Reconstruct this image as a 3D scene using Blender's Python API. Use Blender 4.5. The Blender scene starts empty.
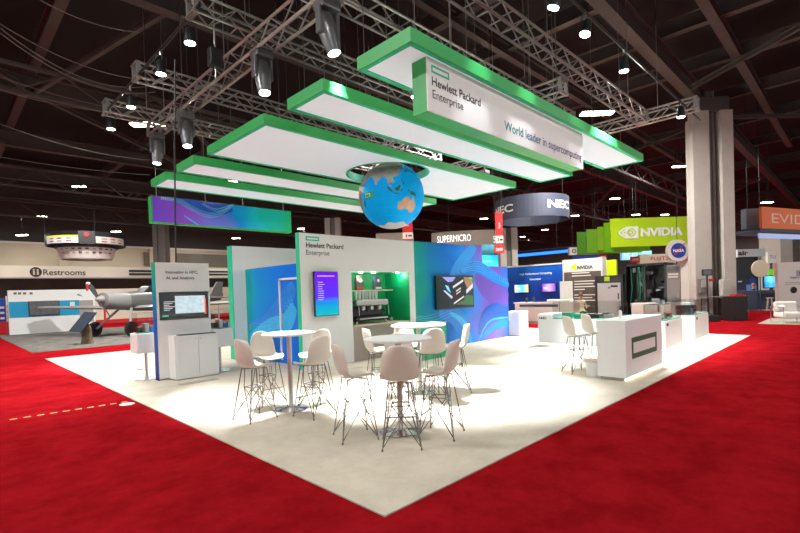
import bpy, bmesh, math, random
import numpy as np
from mathutils import Vector, Matrix
random.seed(7)
PI = math.pi
SC = bpy.context.scene
COL = SC.collection

# ------------------------------------------------------------------ camera
CF, CYAW, CPIT, CROL, CCY, CH = 466.354, .787190, -.0157564, -.0325292, 299.87, 1.66
_c, _s = math.cos(CYAW), math.sin(CYAW)
FW = Vector((_c, _s, 0)); RT = Vector((_s, -_c, 0)); UP = Vector((0, 0, 1))
FW2 = FW*math.cos(CPIT)+UP*math.sin(CPIT); UP2 = UP*math.cos(CPIT)-FW*math.sin(CPIT)
R3 = RT*math.cos(CROL)+UP2*math.sin(CROL); U3 = UP2*math.cos(CROL)-RT*math.sin(CROL)
CAMP = Vector((0, 0, CH))
cam = bpy.data.cameras.new('camera'); camo = bpy.data.objects.new('camera', cam); COL.objects.link(camo)
cam.sensor_width = 36; cam.lens = CF/800*36; cam.shift_y = (CCY-266.5)/800; cam.clip_end = 400
camo.matrix_world = Matrix(((R3.x, U3.x, -FW2.x, 0), (R3.y, U3.y, -FW2.y, 0), (R3.z, U3.z, -FW2.z, CH), (0, 0, 0, 1)))
SC.camera = camo

# ------------------------------------------------------------------ world, exposure
w = bpy.data.worlds.new('world'); SC.world = w; w.use_nodes = True
w.node_tree.nodes['Background'].inputs[0].default_value = (.94, 1, 1, 1)   # light of the rest of the hall, which goes on behind the camera
w.node_tree.nodes['Background'].inputs[1].default_value = 0.57
SC.view_settings.view_transform = 'Standard'; SC.view_settings.look = 'None'
SC.view_settings.gamma = 1; SC.view_settings.use_curve_mapping = False
SC.view_settings.exposure = 0.6
SC.cycles.max_bounces = 8; SC.cycles.diffuse_bounces = 4; SC.cycles.sample_clamp_indirect = 6
SPOT_W = 5000       # truss spot lamps
BAY_W = 800         # hall high-bay lamps
FILL_LAMPS_OUT_OF_VIEW = [(1, 2.5), (8, -3), (-3, 10), (20, -4), (-5, 21), (32, -6), (-8, -8)]  # unseen lamps, added and placed to fill floor and upright faces

# ------------------------------------------------------------------ pixel helpers (a pixel gives only a direction)
def ray(px): return R3*((px[0]-400)/CF)-U3*((px[1]-CCY)/CF)+FW2
def G(px, z=0.0):
    d = ray(px); return CAMP+d*((z-CH)/d.z)
def onY(px, y):
    d = ray(px); return CAMP+d*(y/d.y)
def onX(px, x):
    d = ray(px); return CAMP+d*(x/d.x)
def PD(px, D): return CAMP+ray(px)*D
class Fr:
    """vertical plane through o, local x along cos/sin(rz), facing local -y"""
    def __init__(s, o, rz): s.o = Vector(o); s.rz = rz; s.n = Vector((-math.sin(rz), math.cos(rz), 0)); s.t = Vector((math.cos(rz), math.sin(rz), 0))
    def uv(s, px, off=0.0):
        d = ray(px); k = ((s.o-CAMP).dot(s.n)+off)/d.dot(s.n); p = CAMP+d*k-s.o
        return p.dot(s.t), p.z

# ------------------------------------------------------------------ materials
MATS = {}
def mat(name, col, rough=.5, metal=0.0, noise=0.0, nscale=20.0, bump=0.0, bscale=200.0, emit=0.0, spec=None, trans=0.0, alpha=1.0):
    if name in MATS: return MATS[name]
    m = bpy.data.materials.new(name); m.use_nodes = True; nt = m.node_tree; b = nt.nodes['Principled BSDF']
    c = tuple(col)+(1,)
    b.inputs['Base Color'].default_value = c; b.inputs['Roughness'].default_value = rough; b.inputs['Metallic'].default_value = metal
    if spec is not None: b.inputs['Specular IOR Level'].default_value = spec
    if trans: b.inputs['Transmission Weight'].default_value = trans
    if alpha < 1: b.inputs['Alpha'].default_value = alpha
    tc = nt.nodes.new('ShaderNodeTexCoord')
    n = nt.nodes.new('ShaderNodeTexNoise'); n.inputs['Scale'].default_value = nscale; n.inputs['Detail'].default_value = 4
    nt.links.new(tc.outputs['Object'], n.inputs['Vector'])
    mx = nt.nodes.new('ShaderNodeMix'); mx.data_type = 'RGBA'
    a = max(noise, .01)
    mx.inputs[6].default_value = tuple(max(0, v*(1-a)) for v in col)+(1,); mx.inputs[7].default_value = tuple(min(1, v*(1+a)) for v in col)+(1,)
    nt.links.new(n.outputs['Fac'], mx.inputs[0]); nt.links.new(mx.outputs[2], b.inputs['Base Color'])
    if emit:
        b.inputs['Emission Color'].default_value = c; b.inputs['Emission Strength'].default_value = emit
    if bump:
        n2 = nt.nodes.new('ShaderNodeTexNoise'); n2.inputs['Scale'].default_value = bscale; nt.links.new(tc.outputs['Object'], n2.inputs['Vector'])
        bp = nt.nodes.new('ShaderNodeBump'); bp.inputs['Strength'].default_value = bump; bp.inputs['Distance'].default_value = .01
        nt.links.new(n2.outputs['Fac'], bp.inputs['Height']); nt.links.new(bp.outputs['Normal'], b.inputs['Normal'])
    MATS[name] = m; return m

def graphic(name, axis, span, stops, wave=True, emit=0.0, rough=.45, dark=.6):
    """printed wave graphic: colour ramp along one object axis, bent by noise, with dotted bright wave lines"""
    m = bpy.data.materials.new(name); m.use_nodes = True; nt = m.node_tree; N = nt.nodes; K = nt.links; b = N['Principled BSDF']
    tc = N.new('ShaderNodeTexCoord'); sx = N.new('ShaderNodeSeparateXYZ'); K.new(tc.outputs['Object'], sx.inputs[0])
    ns = N.new('ShaderNodeTexNoise'); ns.inputs['Scale'].default_value = .9; ns.inputs['Detail'].default_value = 1; K.new(tc.outputs['Object'], ns.inputs['Vector'])
    mr = N.new('ShaderNodeMapRange'); mr.inputs[1].default_value = span[0]; mr.inputs[2].default_value = span[1]; K.new(sx.outputs[axis], mr.inputs[0])
    ad = N.new('ShaderNodeMath'); ad.operation = 'MULTIPLY_ADD'; ad.inputs[1].default_value = .35; K.new(ns.outputs['Fac'], ad.inputs[0]); K.new(mr.outputs[0], ad.inputs[2])
    sb = N.new('ShaderNodeMath'); sb.operation = 'SUBTRACT'; sb.inputs[1].default_value = .175; K.new(ad.outputs[0], sb.inputs[0])
    rp = N.new('ShaderNodeValToRGB'); K.new(sb.outputs[0], rp.inputs[0])
    el = rp.color_ramp.elements
    while len(el) < len(stops): el.new(.5)
    for e, (p, c) in zip(el, stops): e.position = p; e.color = tuple(c)+(1,)
    out = rp.outputs[0]
    if wave:
        wv = N.new('ShaderNodeTexWave'); wv.wave_type = 'BANDS'; wv.bands_direction = 'Z'; wv.inputs['Scale'].default_value = .35
        wv.inputs['Distortion'].default_value = 9; wv.inputs['Detail'].default_value = 1; wv.inputs['Detail Scale'].default_value = .45
        K.new(tc.outputs['Object'], wv.inputs['Vector'])
        r2 = N.new('ShaderNodeValToRGB'); K.new(wv.outputs['Fac'], r2.inputs[0])
        r2.color_ramp.elements[0].position = .35; r2.color_ramp.elements[0].color = (dark*.55, dark*.9, dark*1.1, 1)
        r2.color_ramp.elements[1].position = .75; r2.color_ramp.elements[1].color = (1, 1, 1, 1)
        mu = N.new('ShaderNodeMix'); mu.data_type = 'RGBA'; mu.blend_type = 'MULTIPLY'; mu.inputs[0].default_value = .8
        K.new(out, mu.inputs[6]); K.new(r2.outputs[0], mu.inputs[7])
        w2 = N.new('ShaderNodeTexWave'); w2.wave_type = 'BANDS'; w2.bands_direction = 'Z'; w2.inputs['Scale'].default_value = 2.2
        w2.inputs['Distortion'].default_value = 12; w2.inputs['Detail'].default_value = 0; w2.inputs['Detail Scale'].default_value = .3
        K.new(tc.outputs['Object'], w2.inputs['Vector'])
        vo = N.new('ShaderNodeTexVoronoi'); vo.inputs['Scale'].default_value = 22; K.new(tc.outputs['Object'], vo.inputs['Vector'])
        lt = N.new('ShaderNodeMath'); lt.operation = 'LESS_THAN'; lt.inputs[1].default_value = .33; K.new(vo.outputs['Distance'], lt.inputs[0])
        r3 = N.new('ShaderNodeValToRGB'); K.new(w2.outputs['Fac'], r3.inputs[0]); r3.color_ramp.elements[0].position = .8; r3.color_ramp.elements[1].position = .97
        ml = N.new('ShaderNodeMath'); ml.operation = 'MULTIPLY'; K.new(lt.outputs[0], ml.inputs[0]); K.new(r3.outputs[0], ml.inputs[1])
        m3 = N.new('ShaderNodeMath'); m3.operation = 'MULTIPLY'; m3.inputs[1].default_value = .6; K.new(ml.outputs[0], m3.inputs[0])
        m2 = N.new('ShaderNodeMix'); m2.data_type = 'RGBA'; m2.inputs[7].default_value = (.1, .65, .95, 1)
        K.new(m3.outputs[0], m2.inputs[0]); K.new(mu.outputs[2], m2.inputs[6]); out = m2.outputs[2]
    K.new(out, b.inputs['Base Color']); b.inputs['Roughness'].default_value = rough; b.inputs['Specular IOR Level'].default_value = .2
    if emit: K.new(out, b.inputs['Emission Color']); b.inputs['Emission Strength'].default_value = emit
    return m

GREEN = mat('panel_green', (.03, .40, .09), .45, noise=.06)
GREEN_B = mat('edge_green', (.01, .52, .27), .5, noise=.05)
WHITE = mat('white_laminate', (.80, .80, .80), .4, noise=.02)
WHITE_W = mat('white_wall', (.82, .82, .81), .55, noise=.03, nscale=2)
FABRIC = mat('panel_fabric', (.79, .87, .97), .8, noise=.05, nscale=1.2, emit=.18)   # stretch fabric, faint emission added because bounced light left it too dark
SHELL = mat('chair_shell', (.72, .65, .565), .38, noise=.02)
CHROME = mat('chrome', (.55, .54, .53), .3, 1.0)
WIRE = mat('wire_chrome', (.30, .295, .29), .25, 1.0)
MIRROR = mat('polished_base', (.6, .6, .6), .08, 1.0)
STEEL = mat('brushed_steel', (.5, .49, .47), .3, 1.0, noise=.1)
ALU = mat('truss_aluminium', (.40, .39, .37), .38, .85, noise=.2, nscale=8)
BLACK = mat('black_plastic', (.012, .012, .013), .4, noise=.2)
BLACKM = mat('black_metal', (.02, .02, .022), .45, .4, noise=.2)
SILV = mat('lamp_grey', (.16, .16, .17), .35, .6, noise=.2)
DARKTXT = mat('dark_lettering', (.03, .03, .032), .6)
WHITETXT = mat('white_lettering', (.9, .9, .9), .5)
def glass_mat():
    m = bpy.data.materials.new('case_glass'); m.use_nodes = True; nt = m.node_tree; N = nt.nodes; K = nt.links
    N.remove(N['Principled BSDF']); o = N['Material Output']; t = N.new('ShaderNodeBsdfTransparent'); g = N.new('ShaderNodeBsdfGlossy'); x = N.new('ShaderNodeMixShader'); f = N.new('ShaderNodeMath'); lw = N.new('ShaderNodeLayerWeight'); pw = N.new('ShaderNodeMath'); pw.operation = 'POWER'; pw.inputs[1].default_value = 4; f.operation = 'MULTIPLY_ADD'; f.inputs[1].default_value = .6; f.inputs[2].default_value = .035
    t.inputs[0].default_value = (.93, .965, .955, 1); g.inputs['Roughness'].default_value = .03; K.new(lw.outputs['Facing'], pw.inputs[0]); K.new(pw.outputs[0], f.inputs[0])
    K.new(f.outputs[0], x.inputs[0]); K.new(t.outputs[0], x.inputs[1]); K.new(g.outputs[0], x.inputs[2]); K.new(x.outputs[0], o.inputs[0]); return m
GLASS = glass_mat()
WOOD = mat('light_wood', (.62, .52, .42), .5, noise=.15, nscale=6)
TAUPE = mat('taupe_laminate', (.36, .31, .275), .5, noise=.06)
BROWNSTEEL = mat('painted_roof_steel', (.06, .048, .043), .65, noise=.25, nscale=3)
CONC = mat('column_concrete', (.42, .38, .34), .8, noise=.12, nscale=2, bump=.2, bscale=30)
CONCD = mat('pipe_grey', (.14, .125, .11), .6, noise=.2, nscale=4)
LENS = mat('lamp_lens', (.85, .93, 1.0), .3, emit=14)
LENSW = mat('lamp_lens_warm', (1.0, .86, .62), .3, emit=22)
BAYL = mat('bay_lens', (1.0, .88, .68), .3, emit=16)
BEIGE = mat('cream_paint', (.62, .53, .39), .7, noise=.08, nscale=.5)
CREAM = mat('pale_cream', (.72, .68, .62), .6, noise=.05)
DBROWN = mat('dark_brown_wall', (.05, .034, .025), .8, noise=.3, nscale=1)
REDC = mat('red_paint', (.55, .015, .02), .5, noise=.06)
NAVY = mat('navy_fabric', (.035, .045, .10), .6, noise=.1)
SLATE = mat('slate_panel', (.035, .04, .068), .6, noise=.12, nscale=1.5)
LIME = mat('lime_panel', (.47, .72, .0), .5, noise=.04)
LIMED = mat('leaf_green_panel', (.16, .42, .005), .5, noise=.15, nscale=2)
LIMEDD = mat('deep_green_panel', (.07, .26, .005), .5, noise=.2, nscale=2)
ORANGE = mat('orange_panel', (.9, .20, .05), .5, noise=.04)

# ------------------------------------------------------------------ mesh builder
class MB:
    def __init__(s): s.v = []; s.f = []
    def add(s, vs, fs):
        o = len(s.v); s.v += [tuple(p) for p in vs]; s.f += [tuple(i+o for i in f) for f in fs]; return s
    def box(s, x0, x1, y0, y1, z0, z1):
        return s.add([(x, y, z) for z in (z0, z1) for y in (y0, y1) for x in (x0, x1)],
                     [(0, 2, 3, 1), (4, 5, 7, 6), (0, 1, 5, 4), (2, 6, 7, 3), (0, 4, 6, 2), (1, 3, 7, 5)])
    def prism(s, poly, y0, y1):
        """poly of (x,z) extruded along y"""
        n = len(poly)
        return s.add([(x, y0, z) for x, z in poly]+[(x, y1, z) for x, z in poly],
                     [tuple(range(n)), tuple(range(2*n-1, n-1, -1))]+[(i, i+n, (i+1) % n+n, (i+1) % n) for i in range(n)])
    def lathe(s, prof, c=(0, 0, 0), n=24, ax=None):
        """prof of (r,z); revolve around z at c, or along ax"""
        q = Vector((0, 0, 1)).rotation_difference(Vector(ax).normalized()) if ax is not None else None
        vs = []; fs = []; m = len(prof)
        for r, z in prof:
            for i in range(n):
                a = 2*PI*i/n; p = Vector((r*math.cos(a), r*math.sin(a), z))
                if q: p = q @ p
                vs.append(p+Vector(c))
        for j in range(m-1):
            for i in range(n):
                k = (i+1) % n; fs.append((j*n+i, j*n+k, (j+1)*n+k, (j+1)*n+i))
        if prof[0][0] > 1e-6: fs.append(tuple(range(n-1, -1, -1)))
        if prof[-1][0] > 1e-6: fs.append(tuple((m-1)*n+i for i in range(n)))
        return s.add(vs, fs)
    def tube(s, pts, r, n=6):
        pts = [Vector(p) for p in pts]; vs = []; fs = []
        for i, p in enumerate(pts):
            d = (pts[min(i+1, len(pts)-1)]-pts[max(i-1, 0)]).normalized()
            a = d.cross(Vector((0, 0, 1)))
            if a.length < 1e-3: a = Vector((1, 0, 0))
            a.normalize(); b = d.cross(a)
            rr = r[i] if isinstance(r, (list, tuple)) else r
            for k in range(n):
                t = 2*PI*(k+.5)/n; vs.append(p+a*rr*math.cos(t)+b*rr*math.sin(t))
        for i in range(len(pts)-1):
            for k in range(n):
                l = (k+1) % n; fs.append((i*n+k, i*n+l, (i+1)*n+l, (i+1)*n+k))
        fs.append(tuple(range(n-1, -1, -1))); fs.append(tuple((len(pts)-1)*n+k for k in range(n)))
        return s.add(vs, fs)
    def xform(s, M):
        s.v = [tuple(M @ Vector(p)) for p in s.v]; return s
    def build(s, name, m, parent=None, smooth=False, bevel=0.0, loc=None, rz=0.0):
        me = bpy.data.meshes.new(name); me.from_pydata(s.v, [], s.f); me.update()
        bm = bmesh.new(); bm.from_mesh(me); bmesh.ops.recalc_face_normals(bm, faces=bm.faces); bm.to_mesh(me); bm.free()
        me.materials.append(m)
        o = bpy.data.objects.new(name, me); COL.objects.link(o)
        if parent is not None: o.parent = parent
        if loc is not None: o.location = loc
        o.rotation_euler[2] = rz
        if smooth: me.shade_smooth(); me.set_sharp_from_angle(angle=math.radians(40))
        if bevel:
            b = o.modifiers.new('bevel', 'BEVEL'); b.width = bevel; b.segments = 2; b.limit_method = 'ANGLE'
        return o
def B(*a): return MB().box(*a)
def tag(o, label, cat, group=None):
    o['label'] = label; o['category'] = cat
    if group: o['group'] = group
    return o
def thing(name, label, cat, loc=(0, 0, 0), rz=0.0, group=None):
    o = bpy.data.objects.new(name, None); COL.objects.link(o); o.location = loc; o.rotation_euler = (0, 0, rz); o.empty_display_size = .2
    return tag(o, label, cat, group)
def struct(o): o['kind'] = 'structure'; return o
def copy_tree(o, parent=None):
    c = o.copy(); COL.objects.link(c); c.parent = parent
    for ch in list(o.children): copy_tree(ch, c)
    return c
def text(parent, body, u, z, w_, m, h=None, y=-.004, ext=.002, bold=0.0, name='lettering', align='L', space=1.0):
    """flat lettering on a local -y face: u,z = lower-left corner, w_ = width in metres"""
    c = bpy.data.curves.new('t', 'FONT'); c.body = body; c.size = 1; c.extrude = 0; c.offset = bold; c.space_character = space; c.resolution_u = 3
    to = bpy.data.objects.new('t', c); COL.objects.link(to)
    dg = bpy.context.evaluated_depsgraph_get(); me = bpy.data.meshes.new_from_object(to.evaluated_get(dg))
    bpy.data.objects.remove(to); bpy.data.curves.remove(c)
    co = np.array([v.co[:] for v in me.vertices]); mn = co.min(0); mx = co.max(0)
    sx = w_/(mx[0]-mn[0]); sz = (h/(mx[1]-mn[1])) if h else sx
    fs = [tuple(p.vertices) for p in me.polygons]; bpy.data.meshes.remove(me)
    V = [(u+(p[0]-mn[0])*sx, y, z+(p[1]-mn[1])*sz) for p in co]
    if ' ' not in body: return MB().add(V, fs).build(name, m, parent)
    # one part per word: split where the gap between glyphs is a space
    iv = sorted((min(co[i][0] for i in f), max(co[i][0] for i in f)) for f in fs); cuts = []; e = iv[0][1]
    for a_, b_ in iv:
        if a_-e > .17: cuts.append((a_+e)/2)
        e = max(e, b_)
    for k in range(len(cuts)+1):
        F = [f for f in fs if sum(1 for c_ in cuts if co[f[0]][0] > c_) == k]; ids = sorted({i for f in F for i in f}); mp = {i: j for j, i in enumerate(ids)}
        o = MB().add([V[i] for i in ids], [tuple(mp[i] for i in f) for f in F]).build(name, m, parent)
    return o
def frame_logo(parent, u, z, w_, h, t, m, y=-.004, name='logo', tb=None):
    tb = tb or t; mb = MB()
    for a in ((u, u+w_, z, z+tb), (u, u+w_, z+h-tb, z+h), (u, u+t, z+tb, z+h-tb), (u+w_-t, u+w_, z+tb, z+h-tb)):
        mb.box(a[0], a[1], y, y+.004, a[2], a[3])
    return mb.build(name, m, parent)
def light(kind, parent, loc, power, col=(1, 1, 1), size=.2, target=None, angle=60, blend=.4, spread=None):
    l = bpy.data.lights.new('lamp_light', kind); l.energy = power; l.color = col
    if kind == 'AREA':
        l.shape = 'DISK'; l.size = size
        if spread: l.spread = spread
    else: l.shadow_soft_size = size
    if kind == 'SPOT': l.spot_size = math.radians(angle); l.spot_blend = blend
    o = bpy.data.objects.new('lamp_light', l); COL.objects.link(o); o.location = loc
    if parent is not None: o.parent = parent
    if target is not None:
        wl = Vector(loc)+(parent.location if parent is not None else Vector((0, 0, 0)))
        o.rotation_euler = (Vector(target)-wl).to_track_quat('-Z', 'Y').to_euler()
    return o

# ================================================================== THE HALL
def carpet_mat(name, col, col2, patch=None):
    m = mat(name, col, .95, noise=.1, nscale=90, bump=.5, bscale=420, spec=0.0)
    nt = m.node_tree; b = nt.nodes['Principled BSDF']
    src = b.inputs['Base Color'].links[0].from_socket
    tc = nt.nodes.new('ShaderNodeTexCoord'); n = nt.nodes.new('ShaderNodeTexNoise'); n.inputs['Scale'].default_value = 2.2; n.inputs['Detail'].default_value = 8; n.inputs['Roughness'].default_value = .7
    nt.links.new(tc.outputs['Object'], n.inputs['Vector'])
    r = nt.nodes.new('ShaderNodeValToRGB'); r.color_ramp.elements[0].position = .38; r.color_ramp.elements[0].color = tuple(col2)+(1,); r.color_ramp.elements[1].position = .62; r.color_ramp.elements[1].color = (1, 1, 1, 1)
    nt.links.new(n.outputs['Fac'], r.inputs[0])
    mx = nt.nodes.new('ShaderNodeMix'); mx.data_type = 'RGBA'; mx.blend_type = 'MULTIPLY'; mx.inputs[0].default_value = 1
    nt.links.new(src, mx.inputs[6]); nt.links.new(r.outputs[0], mx.inputs[7]); nt.links.new(mx.outputs[2], b.inputs['Base Color'])
    return m
RED = carpet_mat('red_carpet', (.33, .008, .013), (.68, .6, .6))
PALE = carpet_mat('pale_carpet', (.66, .595, .49), (.86, .85, .83))
GREYC = carpet_mat('grey_carpet', (.19, .175, .16), (.6, .6, .6))
HX0, HX1, HY0, HY1, HZ = -24, 74, -24, 52, 12.4
o = struct(B(HX0, HX1, HY0, HY1, -.2, 0).build('floor', RED)); o['label'] = 'red carpet of the hall aisles'
CX0, CX1, CY0, CY1 = 2.303, 17.56, 2.545, 17.57
o = struct(B(CX0, CX1, CY0, CY1, 0, .012).build('floor_booth', PALE)); o['label'] = 'pale beige square carpet under the booth'
o = struct(B(2.3, 19, 20.25, 34.4, 0, .012).build('floor_aircraft_stand', GREYC)); o['label'] = 'grey carpet under the small aircraft'
o = struct(B(HX0, HX1, HY0, HY1, HZ, HZ+.2).build('ceiling', mat('roof_deck', (.006, .0048, .0045), .85, noise=.4, nscale=.7))); o['label'] = 'black corrugated roof deck'
DKW = mat('far_wall_paint', (.07, .06, .052), .85, noise=.2, nscale=.4)
struct(B(HX1, HX1+.2, HY0, HY1, 0, HZ).build('wall_right', DKW))
# back wall with the cream restroom band
struct(B(HX0, HX1, HY1-.2, HY1, 6.9, HZ).build('wall_back', DKW))
wl = B(HX0, HX1, HY1-.6, HY1-.2, 4.95, 6.9).build('wall_back_cream', BEIGE); struct(wl)
struct(B(HX0, HX1, HY1-.7, HY1-.2, 6.9, 7.1).build('trim_1', CREAM))
band = struct(B(HX0, HX1, HY1-1.9, HY1-.6, 3.95, 4.95).build('wall_back_band', mat('band_cream', (.80, .74, .62), .6, noise=.04)))
struct(B(HX0, HX1, HY1-.25, HY1-.05, 0, 3.95).build('wall_back_recess', DBROWN))
fr = Fr((0, HY1-1.9, 0), 0)
rs = thing('restroom_sign', 'dark Restrooms lettering with round people symbol on the cream band', 'sign', (0, HY1-1.9, 0))
u0, z0 = fr.uv((43.3, 275.2)); u1, _ = fr.uv((85.5, 275)); text(rs, 'Restrooms', u0, z0, u1-u0, DARKTXT, y=-.03, bold=.012)
uc, zc = fr.uv((35.8, 272)); rr = .42
MB().lathe([(0, 0), (rr, 0), (rr, .02), (0, .02)], (uc, -.03, zc), 28, (0, 1, 0)).build('symbol_disc', DARKTXT, rs)
mb = MB()
for du in (-.13, .13): mb.box(uc+du-.07, uc+du+.07, -.036, -.03, zc-.24, zc+.08); mb.lathe([(0, 0), (.075, 0), (.075, .006), (0, .006)], (uc+du, -.036, zc+.18), 12, (0, 1, 0))
mb.build('people_symbol', BEIGE, rs)
for zz in (271.0, 274.2):
    a = fr.uv((129, zz)); b_ = fr.uv((151, zz)); ub = 24
    tag(B(a[0], ub, HY1-1.94, HY1-1.901, a[1]-.1, a[1]+.1).build('band_stripe', DARKTXT), 'dark horizontal stripe on the cream band, %s one' % ('upper' if zz < 272 else 'lower'), 'stripe', 'stripes on the cream band')
# openings of the cream wall, seen between kiosk and booth
for u in (8, 15.5, 17.4, 24.5, 26.4, 34): struct(B(u, u+.7, HY1-.9, HY1-.6, 4.95, 6.9).build('trim_2', BEIGE))
struct(B(15, 60, HY1-.8, HY1-.58, 5.2, 6.55).build('window_1', mat('dark_glazing', (.16, .13, .1), .3, noise=.2, nscale=1)))

# roof steel
def beam(x0, y0, x1, y1, z, h=.45, fl=.3, name='roof_beam'):
    L = math.hypot(x1-x0, y1-y0); a = math.atan2(y1-y0, x1-x0)
    mb = B(0, L, -.02, .02, -h/2, h/2).box(0, L, -fl/2, fl/2, -h/2-.03, -h/2).box(0, L, -fl/2, fl/2, h/2, h/2+.03)
    return struct(mb.build(name, BROWNSTEEL, None, loc=(x0, y0, z), rz=a))
for y in (-14, -5, 5.4, 14, 23, 31, 39, 46): beam(HX0+1, y, HX1-1, y, 10.2, .7, .38, 'roof_girder')
for x in (-12, -4, 3, 9, 12.6, 15.7, 19.3, 23.2, 28, 33, 39, 46, 54, 63): beam(x, HY0+1, x, HY1-1, 10.95, .5, .3, 'roof_purlin')
beam(16.2, 3.5, 40, 3.5, 10.55, .35, .3, 'roof_beam'); beam(10, 9.5, 40, 9.5, 10.6, .35, .25, 'roof_beam')
for (a, b_, c, d) in ((5, 14, 3, 23), (9, 23, 15.7, 31), (12.6, 14, 19.3, 23), (28, 5.4, 39, -5), (28, 14, 39, 23), (15.7, -5, 23.2, 5.4), (28, 5.4, 33, 14), (3, 23, 12.6, 31), (-4, 14, 3, 23), (-12, 23, 3, 31), (39, 14, 54, 23), (46, 5.4, 63, 14)):
    beam(a, b_, c, d, 9.95, .14, .14, 'roof_brace')
def lacing(y, xa, xb, zt, zb, name='joist'):
    mb = MB(); x = xa; k = 0
    while x < xb:
        mb.tube([(x, y, zt if k else zb), (min(x+1.5, xb), y, zb if k else zt)], .045, 4); x += 1.5; k ^= 1
    mb.box(xa, xb, y-.07, y+.07, zt-.06, zt+.06).box(xa, xb, y-.07, y+.07, zb-.06, zb+.06)
    return struct(mb.build('roof_joist', BROWNSTEEL))
lacing(20, -10, 70, 9.7, 8.8); lacing(34, -12, 70, 9.5, 8.4); lacing(44, -12, 70, 9.3, 8.2); lacing(10.4, 24, 70, 9.4, 8.5); lacing(.5, 26, 70, 9.6, 8.8)
# roof wires and conduit runs
for i, (p, q, z, sag) in enumerate((((0, 24), (150, 80), 8.6, .3), ((0, 28), (150, 86), 8.4, .5), ((0, 33), (155, 92), 8.3, .5), ((40, 0), (138, 32), 8.7, .15), ((0, 77), (125, 110), 8.5, .1), ((0, 124), (150, 160), 8.6, .25), ((0, 157), (150, 175), 8.4, .1), ((0, 90), (110, 112), 8.5, .1))):
    a = G(p, z); b_ = G(q, z)
    pts = [a.lerp(b_, t/12)-Vector((0, 0, sag*4*(t/12)*(1-t/12))) for t in range(13)]
    tag(MB().tube(pts, .013, 5).build('overhead_cable', mat('cable_grey', (.14, .13, .12), .6)), 'thin grey cable strung under the dark roof', 'cable', 'cables strung under the roof')

# ------------------------------------------------------------------ hall lamps (high bays); seen ones at their places, those out of view are added for fill light
def bay(p, big=False, power=BAY_W, label='long bright high-bay lamp hanging under the dark roof', glow=True):
    r = thing('high_bay_lamp', label, 'ceiling lamp', p, -PI/4, 'high-bay lamps of the hall')
    s = 1.25 if big else .72
    B(-.55*s, .55*s, -.18*s, .18*s, .05, .16).build('housing', BLACKM, r)
    for k in (-.36, 0, .36): B((k-.16)*s, (k+.16)*s, -.15*s, .15*s, 0, .05).build('lens', BAYL, r)
    MB().tube([(0, 0, .16), (0, 0, max(.4, HZ-p[2]-.01))], .015, 5).build('cable', BLACKM, r)
    if power: light('AREA', r, (0, 0, -.03), power, (1, .98, .93), .5)
    return r
for px in ((79, 187), (41, 217), (22, 235.5), (116, 232), (203, 229.5), (236, 238.5), (231, 182), (301, 229), (484, 219), (545, 230), (523, 237), (575, 216), (615, 199), (679, 167), (636, 215), (665, 215), (743, 232), (755, 247)):
    for z in (9.0, 8.6, 8.2, 7.8, 7.4, 7.0, 6.5):
        p = G(px, z)
        if p.y < HY1-3 and p.x < HX1-3: break
    else: continue
    bay(p, power=0 if p.length > 75 else BAY_W*(.8 if p.y < 36 else .13))
for (x, y) in FILL_LAMPS_OUT_OF_VIEW: bay(Vector((x, y, 9.2)), power=BAY_W*(.75 if x < 0 and y > 0 else .2 if x == 1 else .38))

# ================================================================== COLUMNS
cp = Vector((25.2, 5.2, 0))
c = thing('concrete_column', 'tall clad grey hall column with recessed dark pipes beside the black bin', 'column', cp, -PI/4)
fr = Fr(cp, -PI/4)
def ux(x, y=250): return fr.uv((x, y))[0]
a0, a1, a2, a3 = ux(685.5), ux(712), ux(724), ux(736)
HT = 9.55
a0 = ux(695)
B(a0, a1-.12, .36, .54, 0, HT-.35).build('cladding', CONC, c, bevel=.02)
B(a0+.0, a1, 0, .35, 0, HT).build('cladding', CONC, c, bevel=.02)
B(a1, a2, .55, .7, 0, HT).build('recess_back', CONCD, c)
B(a2, a3, 0, .7, 0, HT).build('cladding', CONC, c, bevel=.02)
for k, (t, r_) in enumerate(((.2, .09), (.45, .07), (.72, .1))): MB().tube([(a1+(a2-a1)*t, .4, 0), (a1+(a2-a1)*t, .4, HT+1)], r_, 10).build('pipe', CONCD, c, True)
B(a0+.1, a3-.1, .1, .8, HT, 10.2).build('steel_post', BROWNSTEEL, c)
for (x0, x1, y0, y1) in ((697, 704, 279, 293), (718.5, 727.5, 279.5, 298)):
    u0, zz1 = fr.uv((x0, y0)); u1, zz0 = fr.uv((x1, y1)); bxp = B(u0, u1, -.25, -.002, zz0, zz1).build('service_box', CONC if x0 > 710 else CONCD, c, bevel=.02)
    B(u0+.03, u1-.03, -.27, -.25, zz0+(zz1-zz0)*.4, zz1-.03).build('cover', CONC, bxp)
def far_column(px, w_px, ztop, ybase, D, label, m=None):
    p = PD(px, D); p.z = 0; s = w_px*D/CF/2
    c = thing('far_column', label, 'column', p, -PI/4)
    B(-s, -s*.3, -s*.6, s, 0, ztop).build('cladding', m or CONC, c); B(-s*.3, s*.35, -s*.3, s, 0, ztop).build('recess', CONCD, c); B(s*.35, s, -s*.6, s, 0, ztop).build('cladding', m or CONC, c)
far_column((333, 230), 15, 8.2, 0, 40, 'pale concrete column rising behind the white logo wall')
far_column((160.5, 240), 12, 9.5, 0, 40, 'dark grey column with a white cable seen above the kiosk', CONCD)
far_column((508, 255), 17, 5.3, 0, 28, 'pale grey column under the curved tan sign')
far_column((789, 240), 34, 6.6, 0, 34, 'pale ribbed column behind the orange sign')

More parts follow.
